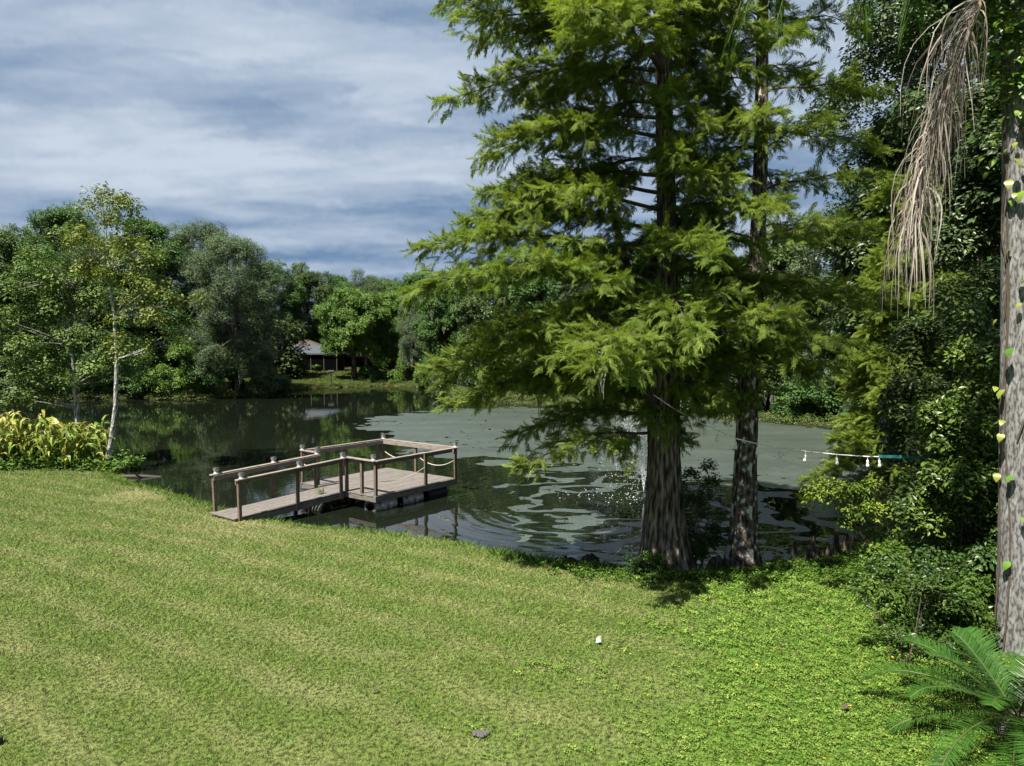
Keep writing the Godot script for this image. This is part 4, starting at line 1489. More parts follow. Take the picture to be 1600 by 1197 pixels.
func make_palm() -> void:
	var at := Vector3(7.8, 0.4, -10.75)
	var root := thing("palm_tree", "tall grey palm trunk on the right edge with hanging fronds and one long dead frond", "palm tree", at)
	var g := Geo.new()
	var path := PackedVector3Array()
	var rad := PackedFloat32Array()
	for k in 61:
		var s := k / 60.0
		path.append(Vector3(lerpf(0.02, -0.32, s) - 0.06 * sin(s * 3.0), -0.4 + 12.6 * s, 0.1 * sin(s * 4.0)))
		rad.append(lerpf(0.285, 0.2, s) + 0.07 * exp(-s * 22.0) + (0.006 if k % 2 else 0.0))
	g.tube(path, rad, 28, true, func(a: float, k: int, p: Vector3) -> float: return 1.0 + 0.018 * sin(a * 3.0 + p.y * 0.8) + 0.012 * sin(a * 7.0 - p.y * 2.3))
	part("trunk", g.mesh(), M.palm_bark, root)
	var head := path[60]
	var ends := []
	# fronds: [direction degrees, spread, droop]; some come down into the top of the picture
	ends = [Vector3(-4.4, -3.5, 0.5), Vector3(-2.7, -3.3, 0.9), Vector3(-3.2, -1.2, 3.2), Vector3(-2.2, -0.2, 4.0), Vector3(-0.4, -0.8, 4.4), Vector3(2.6, -0.8, 3.4), Vector3(4.1, -1.0, 0.6), Vector3(3.4, -0.6, -2.8), Vector3(0.8, -1.0, -4.2), Vector3(-2.2, -0.6, -3.8), Vector3(-3.6, 0.2, -1.9), Vector3(-2.4, 2.0, 1.0), Vector3(1.6, 2.2, 1.2), Vector3(0.2, 2.5, -1.8), Vector3(-3.9, -0.9, 2.0), Vector3(-4.3, -0.6, -0.5), Vector3(-4.15, -3.35, 0.05), Vector3(-3.95, -3.55, 1.1), Vector3(-2.45, -3.25, 0.3)]
	for k in ends.size():
		var e: Vector3 = ends[k]
		var p := PackedVector3Array()
		for q in 13:
			var s := q / 12.0
			var up := 1.5 * 4.0 * s * (1.0 - s) * (0.55 if e.y > 1.0 else 1.0)
			p.append(head + Vector3(e.x * pow(s, 0.85), e.y * s * s + up + 0.2 * s, e.z * pow(s, 0.85)))
		part("frond", frond(p, 1.0, 90, 400 + k, 0.72, Color(0.06, 0.12, 0.02), 0.032), M.leaf, root)
	var dead := PackedVector3Array()
	for q in [Vector3(7.0, 11.9, -10.5), Vector3(6.62, 10.9, -10.1), Vector3(6.35, 9.95, -9.8), Vector3(6.2, 9.5, -9.65), Vector3(6.02, 9.05, -9.6), Vector3(5.85, 8.6, -9.58), Vector3(5.66, 8.05, -9.56), Vector3(5.52, 7.5, -9.55), Vector3(5.43, 7.0, -9.55), Vector3(5.38, 6.5, -9.55)]:
		dead.append(q - at)
	var df := Geo.new()
	df.col = Color(0.24, 0.19, 0.13)
	df.tube(dead, taper(10, 0.035, 0.007), 6, false)
	var r := seeded(450)
	for k in 480:
		var f := lerpf(0.3, 1.0, k / 480.0)
		var s := f * 9.0
		var a := mini(int(s), 8)
		var p := dead[a].lerp(dead[a + 1], s - a)
		var l := r.randf_range(0.6, 1.5) * (1.1 - 0.25 * f)
		var side := -1.0 if r.randf() < 0.6 else 1.0
		var o := Vector3(side * r.randf_range(0.02, 0.25) - 0.1, 0.0, r.randf_range(-0.22, 0.25)) * l
		if k < 80 and side < 0:
			o.x *= 1.9
		df.col = Color(0.14, 0.11, 0.08).lerp(Color(0.33, 0.3, 0.265), r.randf()) * r.randf_range(0.5, 1.15)
		df.col.a = 1.0
		var w := 0.006 + 0.02 * pow(r.randf(), 2.0)
		var lp := []
		var lw := []
		var cur := Vector3(r.randf_range(-0.07, 0.07), 0, r.randf_range(-0.06, 0.06))
		for q in 7:
			var t := q / 6.0
			lp.append(p + o * (1.0 - pow(1.0 - t, 2.2)) + cur * sin(t * 4.0) + Vector3(0, -l * (0.25 * t + 0.75 * t * t), 0))
			lw.append(lerpf(w, 0.003, t * t))
		df.blade(lp, lw, Vector3(r.randf_range(-1, 1), 0.3, r.randf_range(0.2, 1)).normalized())
	var dp := part("dead_frond", df.mesh(), M.dry, root)
	dp.set_meta("label", "long dry tan frond hanging down")
	# vines on the trunk
	var vine := thing("climbing_vine", "green leafy vine climbing the upper palm trunk with bare stems lower down", "vine", at)
	var sg := Geo.new()
	for q in [[2.6, 0.0, 9.8, 3.1], [3.3, 0.0, 9.6, 2.7], [2.2, 3.2, 6.4, 0.9], [0.9, 6.0, 8.2, 2.6], [3.0, 5.0, 9.0, 3.3]]:
		var sp := PackedVector3Array()
		for k in 26:
			var s := k / 25.0
			var y := lerpf(q[1], q[2], s)
			var an := lerpf(q[0], q[3], s) + 0.14 * sin(s * 14.0 + q[0])
			var c := path[clampi(int((y + 0.4) / 0.21), 0, 60)]
			var rr := rad[clampi(int((y + 0.4) / 0.21), 0, 60)] + 0.02 + 0.012 * sin(s * 23.0)
			sp.append(Vector3(c.x + cos(an) * rr, y, c.z + sin(an) * rr))
		sg.tube(sp, taper(26, 0.013, 0.006), 6)
	part("stem", sg.mesh(), M.vine_stem, vine)
	var lm := Geo.new()
	lm.blade([Vector3.ZERO, Vector3(0.025, 0.012, 0), Vector3(0.065, 0.016, 0), Vector3(0.11, 0.004, 0), Vector3(0.15, -0.025, 0)], [0.012, 0.085, 0.11, 0.07, 0.003], Vector3.UP)
	var leafm := lm.mesh()
	for k in 300:
		var y := 6.7 + 3.9 * pow(r.randf(), 0.55)
		if r.randf() < 0.035:
			y = r.randf_range(1.0, 6.5)
		var an := r.randf_range(1.2, 3.7)
		var i := clampi(int((y + 0.4) / 0.21), 0, 60)
		var deep: float = r.randf_range(0.02, 0.36) if y > 7.2 else r.randf_range(0.02, 0.14)
		if y > 8.4 and r.randf() < 0.5:
			deep += 0.35 * r.randf()
		var p := path[i] + Vector3(cos(an), 0, sin(an)) * (rad[i] + deep)
		p.y = y
		var b := Basis(Vector3.UP, -an + r.randf_range(-1.0, 1.0)) * Basis(Vector3(0, 0, 1), r.randf_range(-1.1, 0.2)) * Basis(Vector3(1, 0, 0), r.randf_range(-0.5, 0.5))
		part("leaf", leafm, M["vine%d" % (k % 4)], vine, p, b.scaled(Vector3.ONE * r.randf_range(0.65, 1.25)))
	var where := []
	var tint := PackedColorArray()
	for k in 190:
		var y := 7.4 + 3.6 * sqrt(r.randf())
		var an := r.randf_range(1.3, 3.9)
		var i := clampi(int((y + 0.4) / 0.21), 0, 60)
		var p := path[i] + Vector3(cos(an), 0, sin(an)) * (rad[i] + r.randf_range(0.0, 0.1 + 0.22 * (y - 7.4)))
		p.y = y
		where.append(Transform3D(Basis(Vector3.UP, r.randf() * TAU).scaled(Vector3.ONE * r.randf_range(0.9, 1.5)), p))
		var c := Color(0.045, 0.11, 0.012).lerp(Color(0.13, 0.2, 0.024), r.randf())
		tint.append(c)
	copies("small_leaves", LEAF.near2, M.glossy_leaf, vine, where, tint)

func make_cycad() -> void:
	var at := Vector3(6.05, lawn_y(6.05, -8.25), -8.25)
	var root := thing("cycad", "sago cycad with stiff glossy arching fronds at the lower right corner", "cycad", at)
	var g := Geo.new()
	g.lathe([[0.2, -0.3], [0.22, 0.0], [0.2, 0.18], [0.13, 0.28], [0.0, 0.3]], 12)
	part("trunk", g.mesh(), M.dark_bark, root)
	var r := seeded(91)
	var n := 30
	for k in n:
		var tier := float(k) / n
		var a := k * 2.39996 + r.randf_range(-0.2, 0.2)
		var l := lerpf(1.95, 1.65, tier) * r.randf_range(0.85, 1.1)
		var el := lerpf(0.12, 1.25, tier)
		var p := PackedVector3Array()
		for q in 10:
			var s := q / 9.0
			var out := l * (sin(s * 1.2) / sin(1.2)) * cos(el * 0.85)
			p.append(Vector3(cos(a) * out, 0.22 + l * sin(el) * s - 0.62 * l * pow(s, 2.2) * (0.45 + 0.55 * cos(el)), sin(a) * out))
		part("frond", frond(p, 0.21, 84, 500 + k, 0.12, Color(0.032, 0.085, 0.013), 0.013), M.glossy_leaf, root)

func make_ginger() -> void:
	var root := thing("variegated_ginger", "bed of tall yellow and green striped ginger leaves on the left bank", "ginger plant", Vector3(-18.3, 0.3, -27.6))
	var r := seeded(64)
	var mats := []
	for c in [lin(0.3, 0.28, 0.05), lin(0.19, 0.22, 0.035), lin(0.11, 0.18, 0.025), lin(0.06, 0.12, 0.016), lin(0.36, 0.28, 0.12), lin(0.4, 0.38, 0.11)]:
		var m: StandardMaterial3D = plain(c, 0.45, 0.4)
		m.backlight_enabled = true
		m.backlight = Color(0.5, 0.5, 0.3)
		mats.append(m)
	var shapes := []
	for k in 6:
		var g := Geo.new()
		var bendy := 0.1 + 0.14 * k
		g.blade([Vector3.ZERO, Vector3(0.13, 0.16, 0), Vector3(0.27, 0.26 - bendy * 0.15, 0), Vector3(0.40, 0.30 - bendy * 0.5, 0.01), Vector3(0.50, 0.26 - bendy, 0.02)], [0.02, 0.06, 0.085, 0.055, 0.004], Vector3(-0.5, 1, 0.05 * k))
		shapes.append(g.mesh())
	var stems := Geo.new()
	var low_where := []
	var low_tint := PackedColorArray()
	var leaves := 0
	for k in 62:
		var x := r.randf_range(-2.6, 1.9)
		var z := r.randf_range(-1.0, 0.75) - 0.12 * absf(x)
		var h := r.randf_range(0.7, 1.8) * (1.0 - 0.14 * maxf(0.0, x - 0.4))
		var leanv := Vector3(r.randf_range(-0.35, 0.35), 0, r.randf_range(-0.2, 0.35))
		var top := Vector3(x, h, z) + leanv
		stems.tube(bend(Vector3(x, -0.2, z), top, -leanv * 0.2, 4), taper(5, 0.016, 0.008), 5)
		for q in 5:
			if leaves >= 298:
				break
			leaves += 1
			var s := lerpf(0.4, 1.0, q / 4.0)
			var p := Vector3(x, -0.2, z).lerp(top, s)
			var a := q * PI + r.randf_range(-0.8, 0.8) + k
			var m: int = [3, 2, 2, 1, 0, 5, 4][clampi(int(q + r.randf_range(-0.6, 2.4)), 0, 6)]
			if x > 0.9 or (z > 0.35 and h < 1.2):
				m = [2, 3, 1, 2, 0][r.randi() % 5]
			part("leaf", shapes[r.randi() % 6], mats[m], root, p, (Basis(Vector3.UP, a) * Basis(Vector3(0, 0, 1), r.randf_range(-0.15, 0.75))).scaled(Vector3.ONE * r.randf_range(1.0, 1.7)))
	part("stems", stems.mesh(), plain(lin(0.13, 0.14, 0.04), 0.6), root)
	var more := []
	var mtint := PackedColorArray()
	for k in 420:
		var x := r.randf_range(-2.9, 2.0)
		var h := r.randf_range(0.25, 1.55) * (1.0 - 0.16 * maxf(0.0, x - 0.2))
		more.append(Transform3D((Basis(Vector3.UP, r.randf() * TAU) * Basis(Vector3(0, 0, 1), r.randf_range(-0.2, 0.8))).scaled(Vector3.ONE * r.randf_range(0.9, 1.6)), Vector3(x, h, r.randf_range(-1.0, 0.8))))
		var mc := Color(0.07, 0.14, 0.018).lerp(Color(0.3, 0.28, 0.05), clampf(h * 0.6 * r.randf() + 0.15 * r.randf(), 0.0, 1.0))
		mtint.append(mc)
	copies("small_leaves", shapes[3], M.leaf, root, more, mtint)
	for k in 500:
		var x := r.randf_range(-3.2, 3.2)
		var z := r.randf_range(-1.2, 1.05)
		low_where.append(Transform3D(Basis(Vector3.UP, r.randf() * TAU).scaled(Vector3.ONE * r.randf_range(1.2, 2.4)), Vector3(x, r.randf_range(0.0, 0.9) * r.randf() * (1.0 - absf(x) / 4.0), z)))
		low_tint.append(Color(0.04, 0.09, 0.012).lerp(Color(0.1, 0.18, 0.02), r.randf()))
	var bed := copies("undergrowth", LEAF.near1, M.leaf, self, low_where, low_tint)
	bed.position = root.position
	tag(bed, "dark green leafy undergrowth round the feet of the striped ginger", "undergrowth")

func shrub(called: String, label: String, at: Vector3, sd: int, blobs: Array, rad: float, per: int, ca: Color, cb: Color, leaf := "near", size := 1.0, mat := "leaf", stem := 0.02) -> Node3D:
	var r := seeded(sd)
	var root := thing(called, label, "shrub", at)
	var g := Geo.new()
	var where := []
	var tint := PackedColorArray()
	var mains := []
	for k in mini(5, blobs.size()):
		var tall: Vector3 = blobs[(k * 7) % blobs.size()] - at
		mains.append(bend(Vector3(r.randf_range(-0.12, 0.12), -0.25, r.randf_range(-0.12, 0.12)), tall, Vector3(r.randf_range(-0.12, 0.12), 0.1, r.randf_range(-0.1, 0.1)), 8))
		g.tube(mains[k], taper(9, stem, stem * 0.25), 6)
	for b in blobs:
		var p: Vector3 = b - at
		var best: Vector3 = mains[0][1]
		for mp in mains:
			for q in mp:
				if q.y < p.y + 0.05 and q.distance_to(p) < best.distance_to(p):
					best = q
		g.tube(bend(best, p, Vector3(0, -0.04, 0), 4), taper(5, stem * 0.4, 0.003), 4)
		var rr := rad * r.randf_range(0.7, 1.3)
		fill_blob(r, p, Vector3(rr, rr * 0.8, rr), int(per * r.randf_range(0.7, 1.3)), ca, cb, where, tint, size)
	part("stems", g.mesh(), M.twig, root)
	copies("leaves", LEAF["%s%d" % [leaf, sd % 3]], M[mat], root, where, tint)
	return root

func scatter(sd: int, n: int, c: Vector3, e: Vector3) -> Array:
	var r := seeded(sd)
	var out := []
	for k in n:
		var d := Vector3(r.randf_range(-1, 1), r.randf_range(-1, 1), r.randf_range(-1, 1))
		if d.length() > 1.15:
			d = d.normalized()
		out.append(c + d * e)
	return out


func _ready() -> void:
	# camera
	var cam := Camera3D.new()
	cam.name = "camera"
	cam.position = Vector3(0, 5, 0)
	cam.rotation = Vector3(-atan(58.0 / 1108.0), 0, 0)
	cam.fov = rad_to_deg(2.0 * atan(598.5 / 1108.0))
	cam.near = 0.1
	cam.far = 1200.0
	add_child(cam)
	cam.current = true
	# sky, sun, exposure
	var env := Environment.new()
	var sky := Sky.new()
	var pano := PanoramaSkyMaterial.new()
	pano.panorama = make_sky()
	pano.energy_multiplier = 1.0
	sky.sky_material = pano
	env.background_mode = Environment.BG_SKY
	env.sky = sky
	env.tonemap_mode = Environment.TONE_MAPPER_LINEAR
	env.tonemap_exposure = 2.75
	env.sdfgi_enabled = true
	env.ssao_enabled = true
	env.ssil_enabled = true
	var we := WorldEnvironment.new()
	we.name = "environment"
	we.environment = env
	add_child(we)
	var sun := DirectionalLight3D.new()
	sun.name = "sun"
	sun.light_energy = 1.6
	sun.light_color = Color(1.0, 0.97, 0.92)
	sun.light_angular_distance = 0.5
	sun.shadow_enabled = true
	add_child(sun)
	sun.look_at_from_position(Vector3.ZERO, Vector3(0.31, -0.8, -0.38))

	noise_a.seed = 4
	noise_a.noise_type = FastNoiseLite.TYPE_SIMPLEX_SMOOTH
	noise_a.frequency = 0.05
	noise_a.fractal_octaves = 4
	noise_b.seed = 9
	noise_b.noise_type = FastNoiseLite.TYPE_SIMPLEX_SMOOTH
	noise_b.frequency = 0.05
	noise_b.fractal_octaves = 3
	make_materials()
	for k in 4:
		var vm: StandardMaterial3D = plain([lin(0.05, 0.12, 0.012), lin(0.08, 0.17, 0.02), lin(0.12, 0.2, 0.025), lin(0.16, 0.19, 0.03)][k], 0.4, 0.45)
		vm.backlight_enabled = true
		vm.backlight = Color(0.4, 0.45, 0.2)
		M["vine%d" % k] = vm
	make_leaf_meshes()
	# setting
	make_lake()
	make_ground()
	make_water()
	make_film()
	# structures
	make_house()
	make_dock()
	# the two big cypresses
	var reach1 := func(h: float, az: float) -> float:
		var left := 0.0
		var tab := [[2.2, 2.4], [3.0, 3.2], [4.2, 4.3], [5.3, 5.3], [6.6, 5.0], [7.6, 4.4], [9.0, 4.5], [10.0, 4.4], [11.4, 4.6], [12.8, 4.9], [15.0, 4.2], [18.0, 0.5]]
		for k in tab.size() - 1:
			if h >= tab[k][0] and h <= tab[k + 1][0]:
				left = lerpf(tab[k][1], tab[k + 1][1], (h - tab[k][0]) / (tab[k + 1][0] - tab[k][0]))
		var right: float = minf(left, 2.6 if h < 6.5 else 2.0)
		var side := lerpf(left, right, smoothstep(-0.15, 0.75, cos(az)))
		var front := clampf(sin(az), 0.0, 1.0) * clampf(1.0 + cos(az) * 0.7, 0.0, 1.0)      # fewer boughs hang before the trunk
		var cap := lerpf(9.0, lerpf(0.0, 3.4, smoothstep(3.2, 5.0, h)) if h < 6.6 else lerpf(3.0, 1.6, smoothstep(6.6, 8.0, h)), smoothstep(0.3, 0.8, front))
		if cos(az) > 0.1:
			cap = minf(cap, lerpf(0.4, 3.0, smoothstep(3.4, 4.8, h)))
		return minf(side, cap)
	var t1 := PackedVector3Array([Vector3(0, -0.5, 0), Vector3(0, 0.0, 0), Vector3(-0.02, 0.5, 0), Vector3(-0.05, 1.3, 0), Vector3(-0.06, 2.4, 0), Vector3(-0.02, 4.0, 0), Vector3(-0.02, 6.2, 0), Vector3(-0.12, 9.5, 0), Vector3(-0.2, 12.0, 0), Vector3(-0.2, 17.5, 0)])
	cypress("larger bald cypress with fluted twin stemmed trunk and wide feathery boughs over the pond", Vector3(3.29, 0.2, -15.0), 1, t1, PackedFloat32Array([0.72, 0.62, 0.5, 0.4, 0.34, 0.29, 0.215, 0.18, 0.15, 0.03]), 0.17, 2.75, 17.2, 0.12, reach1,
		{"ca": Color(0.13, 0.21, 0.04), "cb": Color(0.25, 0.325, 0.07), "moss_to": 5.5, "full": 0.72, "puff": 3, "thin": 0.12, "stem": PackedVector3Array([Vector3(-0.15, 0.6, 0.1), Vector3(-0.27, 1.6, 0.12), Vector3(-0.3, 2.6, 0.15), Vector3(-0.36, 3.8, 0.15), Vector3(-0.5, 5.0, 0.1), Vector3(-0.9, 6.6, 0.0), Vector3(-1.3, 8.0, -0.1)])})
	var reach2 := func(h: float, az: float) -> float:
		var l := lerpf(1.3, 2.5, clampf((h - 2.8) / 2.5, 0, 1))
		if h > 6.5:
			l = lerpf(2.3, 1.7, clampf((h - 6.5) / 6.0, 0, 1))
		if h < 4.6 and sin(az) > 0.0:
			l *= lerpf(1.0, 0.3, sin(az))
		return l * (1.0 if cos(az) > -0.3 else 0.8)
	var t2 := PackedVector3Array([Vector3(-0.02, -0.5, 0), Vector3(0, 0.0, 0), Vector3(0.0, 0.5, 0), Vector3(0.01, 1.2, 0), Vector3(0.02, 2.2, 0), Vector3(0.1, 4.5, 0), Vector3(0.19, 6.1, 0), Vector3(0.24, 9.3, 0), Vector3(0.22, 11.3, 0), Vector3(0.2, 16.0, 0)])
	cypress("slimmer bald cypress with white lichen patches, right of the larger one", Vector3(5.0, 0.2, -15.15), 2, t2, PackedFloat32Array([0.5, 0.42, 0.33, 0.275, 0.24, 0.2, 0.17, 0.14, 0.12, 0.03]), 0.13, 3.4, 15.6, 0.2, reach2,
		{"ca": Color(0.125, 0.205, 0.04), "cb": Color(0.235, 0.31, 0.068), "full": 0.68, "puff": 2, "moss_to": 5.0, "bark": "lichen_bark", "bare": 0.25, "gap": 1.15})
	var reach3 := func(h: float, _az: float) -> float: return lerpf(2.3, 0.4, clampf((h - 1.0) / 10.0, 0, 1)) + 0.3 * sin(h * 2.0)
	cypress("younger bright yellow green cypress growing on the right bank below the dark evergreens", Vector3(13.2, 0.2, -24.0), 3, PackedVector3Array([Vector3(0, -0.5, 0), Vector3(0, 0.5, 0), Vector3(0.05, 3.0, 0), Vector3(0.0, 10.6, 0)]), PackedFloat32Array([0.2, 0.16, 0.12, 0.02]), 0.06, 0.7, 10.4, 0.085, reach3,
		{"ca": Color(0.14, 0.22, 0.035), "cb": Color(0.24, 0.32, 0.06), "gap": 0.9, "puff": 2})
	make_palm()
	# left bank: two slender trees
	shaped_tree("sweetgum_tree", "slender tree with leaning pale trunk and sparse yellowing leaves on the left bank", Vector3(-15.89, 0.2, -27.5), 5, PackedVector3Array([Vector3(-15.95, -0.2, -27.5), Vector3(-15.6, 1.5, -27.5), Vector3(-15.43, 2.6, -27.5), Vector3(-15.32, 4.5, -27.5), Vector3(-15.37, 6.0, -27.5), Vector3(-15.54, 7.9, -27.5), Vector3(-15.61, 9.6, -27.5), Vector3(-15.76, 10.9, -27.5)]), 0.115,
		[Vector3(-15.8, 10.8, -27.3), Vector3(-16.1, 10.2, -27.3), Vector3(-15.0, 10.4, -27.3), Vector3(-15.2, 9.8, -27.3), Vector3(-16.4, 9.3, -27.3), Vector3(-14.9, 8.9, -27.3), Vector3(-15.9, 8.7, -27.3), Vector3(-14.3, 8.8, -27.3), Vector3(-13.7, 8.3, -27.3), Vector3(-15.4, 7.7, -27.3), Vector3(-14.4, 7.5, -27.3), Vector3(-13.5, 7.2, -27.3), Vector3(-12.8, 6.7, -27.3), Vector3(-14.7, 6.7, -27.3), Vector3(-13.6, 6.0, -27.3), Vector3(-13.2, 5.5, -27.3), Vector3(-13.9, 5.0, -27.3), Vector3(-15.2, 6.0, -27.3), Vector3(-16.4, 7.9, -27.3), Vector3(-14.1, 8.1, -27.3)],
		{"bark": "grey_bark", "leaf": "mid", "per": 9, "rad": 0.42, "ca": Color(0.075, 0.13, 0.02), "cb": Color(0.19, 0.22, 0.04), "depth": 3, "spread": 1.6, "size": 0.95, "tip": 0.015})
	shaped_tree("young_oak_tree", "fuller green young tree on the left bank behind the striped ginger", Vector3(-17.87, 0.2, -28.9), 6, PackedVector3Array([Vector3(-17.87, -0.2, -28.9), Vector3(-17.8, 2.4, -28.9), Vector3(-17.88, 3.4, -28.9), Vector3(-17.9, 5.0, -28.9), Vector3(-18.3, 7.6, -28.9)]), 0.13,
		[Vector3(-18.7, 8.1, -29.0), Vector3(-19.5, 7.1, -29.0), Vector3(-17.9, 7.6, -29.0), Vector3(-20.1, 6.3, -29.0), Vector3(-17.2, 6.8, -29.0), Vector3(-20.4, 5.0, -29.0), Vector3(-19.0, 6.1, -29.0), Vector3(-18.3, 5.3, -29.0), Vector3(-17.0, 5.3, -29.0), Vector3(-19.9, 4.0, -29.0), Vector3(-18.6, 4.2, -29.0), Vector3(-17.6, 3.7, -29.0), Vector3(-19.4, 3.2, -29.0), Vector3(-16.5, 4.2, -29.0), Vector3(-18.1, 6.6, -29.0), Vector3(-16.2, 5.0, -29.0), Vector3(-18.9, 4.9, -29.0)],
		{"bark": "grey_bark", "leaf": "mid", "per": 16, "rad": 0.62, "ca": Color(0.055, 0.105, 0.02), "cb": Color(0.135, 0.205, 0.045), "depth": 4, "spread": 1.7, "size": 1.0, "tip": 0.02})
	far_trees()
	right_bank()
	make_ginger()
	make_cycad()
	make_lights_string()
	make_fountain()
	make_small_things()
	make_grass()


func far_trees() -> void:
	var olive := [Color(0.052, 0.092, 0.026), Color(0.1, 0.155, 0.045)]
	var grey := [Color(0.056, 0.095, 0.042), Color(0.11, 0.16, 0.075)]
	var green := [Color(0.042, 0.1, 0.022), Color(0.09, 0.17, 0.04)]
	var bright := [Color(0.065, 0.14, 0.022), Color(0.135, 0.22, 0.04)]
	# [x, z, height, radius, underside, colours, leaf, moss, label]
	var list := [
		[-53.0, -67.0, 15.0, 5.6, 1.0, olive, "far", 0, "olive green tree at the far left edge across the pond"],
		[-48.8, -69.0, 15.8, 5.2, 1.0, olive, "far", 1, "rounded olive tree at left across the pond, behind the ginger bed"],
		[-44.6, -71.0, 18.2, 5.2, 1.5, green, "far", 0, "tall green tree topping the left skyline behind the fuller young tree"],
		[-40.2, -70.0, 15.5, 4.6, 1.0, olive, "fine", 0, "dusky tree directly behind the yellowing slender tree"],
		[-36.0, -71.0, 16.4, 5.0, 1.0, green, "far", 0, "dark green tree right of the yellowing slender tree across the pond"],
		[-31.4, -73.0, 17.0, 5.0, 1.5, grey, "fine", 1, "grey green tree with thin upper twigs next to the big drooping oak"],
		[-27.0, -69.6, 15.6, 4.5, 1.6, grey, "fine", 1, "big grey green drooping oak leaning over the far water left of the house"],
		[-36.5, -106.0, 16.0, 5.0, 2.0, green, "far", 0, "tree rising behind the left end of the house roof"],
		[-32.2, -112.0, 15.8, 4.6, 2.0, olive, "far", 0, "olive tree behind the middle of the house roof"],
		[-27.2, -114.0, 14.6, 4.4, 2.0, green, "far", 0, "dark tree above the blue grey porch roof"],
		[-23.0, -112.0, 15.0, 4.6, 1.5, grey, "fine", 1, "grey mossy tree right of the porch, far behind"],
		[-18.6, -108.0, 13.6, 4.8, 1.0, olive, "far", 1, "olive crowned tree behind the lone dark trunk"],
		[-13.6, -104.0, 14.2, 4.8, 1.0, green, "far", 1, "dense green tree behind the bright bank shrub"],
		[-9.0, -99.0, 13.4, 4.6, 1.0, grey, "fine", 1, "grey green tree on the skyline beside the big cypress's left boughs"],
		[-20.3, -91.0, 11.6, 4.4, 3.2, bright, "far", 0, "tree with one dark trunk standing on the sunny far lawn by the house"],
		[-15.6, -95.0, 11.0, 3.8, 2.0, bright, "far", 0, "yellow green tree right of the lone dark trunk"],
		[-10.8, -88.0, 12.2, 3.4, 2.0, grey, "fine", 2, "narrow moss hung tree right of the bright bank shrub"],
		[-6.6, -82.0, 13.0, 4.4, 0.8, green, "far", 1, "green tree at the far bank behind the big cypress's lowest left boughs"],
		[-1.6, -72.0, 12.6, 4.2, 0.6, olive, "far", 1, "olive tree across the water left of the big cypress trunk"],
		[3.2, -66.0, 13.0, 4.2, 0.6, green, "far", 1, "dark green tree across the water just left of the twin trunk"],
		[8.0, -62.0, 12.6, 4.0, 0.6, grey, "fine", 2, "grey mossy tree across the water behind the twin trunk"],
		[12.0, -58.0, 11.6, 3.8, 0.8, green, "far", 1, "green tree seen between the two cypress trunks, left one"],
		[15.6, -54.5, 12.2, 3.6, 1.2, grey, "fine", 2, "mossy grey tree with pale trunk seen between the two cypress trunks, right one"],
		[19.0, -51.0, 12.8, 3.6, 0.8, olive, "far", 2, "olive tree across the water right of the slimmer cypress"],
		[22.0, -47.0, 13.6, 3.6, 0.8, grey, "fine", 1, "tall grey green tree at the pond's right corner"],
		[23.2, -42.0, 14.0, 3.6, 0.8, green, "far", 0, "green tree behind the young yellow green cypress"],
	]
	for k in list.size():
		var t = list[k]
		var d := lake_distance(t[0], t[1])
		broadleaf("broadleaf_tree", t[8], Vector3(t[0], maxf(0.1, ground_height(t[0], t[1], d)) - 0.05, t[1]), 200 + k, {"h": t[2], "r": t[3], "low": t[4], "ca": t[5][0], "cb": t[5][1], "leaf": t[6], "moss": t[7], "trunk": 0.32 if k != 14 else 0.42, "blobs": 52, "per": 80, "fat": 1.15,
			"bark": "grey_bark" if k == 22 or k == 16 else "dark_bark", "lean": Vector3(0.6, 0, 2.2) if k == 6 else Vector3.ZERO})
	# bushes along the far waterline
	var bushes := [
		[-50.0, -64.5, 3.2, 2.6, green, "dark waterline bush at the far left below the olive trees"], [-45.0, -65.0, 3.8, 2.8, olive, "waterline bush behind the fuller young tree's trunk"], [-40.0, -66.0, 4.2, 2.8, green, "dark bush at the waterline behind the leaning pale trunk"],
		[-36.0, -66.8, 4.8, 2.6, green, "tiered dark bush at the waterline right of the leaning pale trunk"], [-32.4, -67.4, 5.4, 2.8, bright, "brighter layered bush overhanging the dark far water"], [-28.8, -68.0, 4.4, 2.4, green, "dark bush under the drooping oak's left side"], [-25.9, -70.4, 3.2, 2.2, olive, "shadowy bush under the drooping oak at the water"],
		[-27.0, -78.6, 1.3, 1.6, green, "low bush on the far bank left of the porch lawn"], [-15.0, -91.5, 3.4, 3.0, bright, "bright yellow green leafy shrub on the far bank right of the lone dark trunk"], [-18.2, -90.2, 1.5, 1.0, green, "small round dark bush beside the lone dark trunk"],
		[-9.4, -84.0, 2.2, 2.2, bright, "pale waterside growth at the end of the far lawn"], [-6.4, -77.0, 2.0, 1.8, grey, "grey reedy bush at the bend of the far bank"], [13.2, -52.0, 1.8, 1.8, grey, "low scrub with bare roots at the back shore between the cypress trunks"], [18.9, -45.6, 2.6, 1.9, green, "dark bush on the back shore right of the slimmer cypress"], [20.4, -41.0, 2.8, 2.0, grey, "silvery grey bush at the water by the young cypress"], [19.9, -36.6, 3.2, 2.2, green, "green bush on the right shore behind the young cypress"],
	]
	for k in bushes.size():
		var b = bushes[k]
		var gh := maxf(0.05, ground_height(b[0], b[1], lake_distance(b[0], b[1])))
		var rr: float = b[3]
		shrub("waterside_bush", b[5], Vector3(b[0], gh, b[1]), 260 + k, scatter(270 + k, 16, Vector3(b[0], gh + b[2] * 0.48, b[1]), Vector3(rr, b[2] * 0.5, rr * 0.8)), rr * 0.36, 46, b[4][0], b[4][1], "far", 0.9)

	# what fills the wood behind the first trees, one mass
	var r := seeded(700)
	var where := []
	var tint := PackedColorArray()
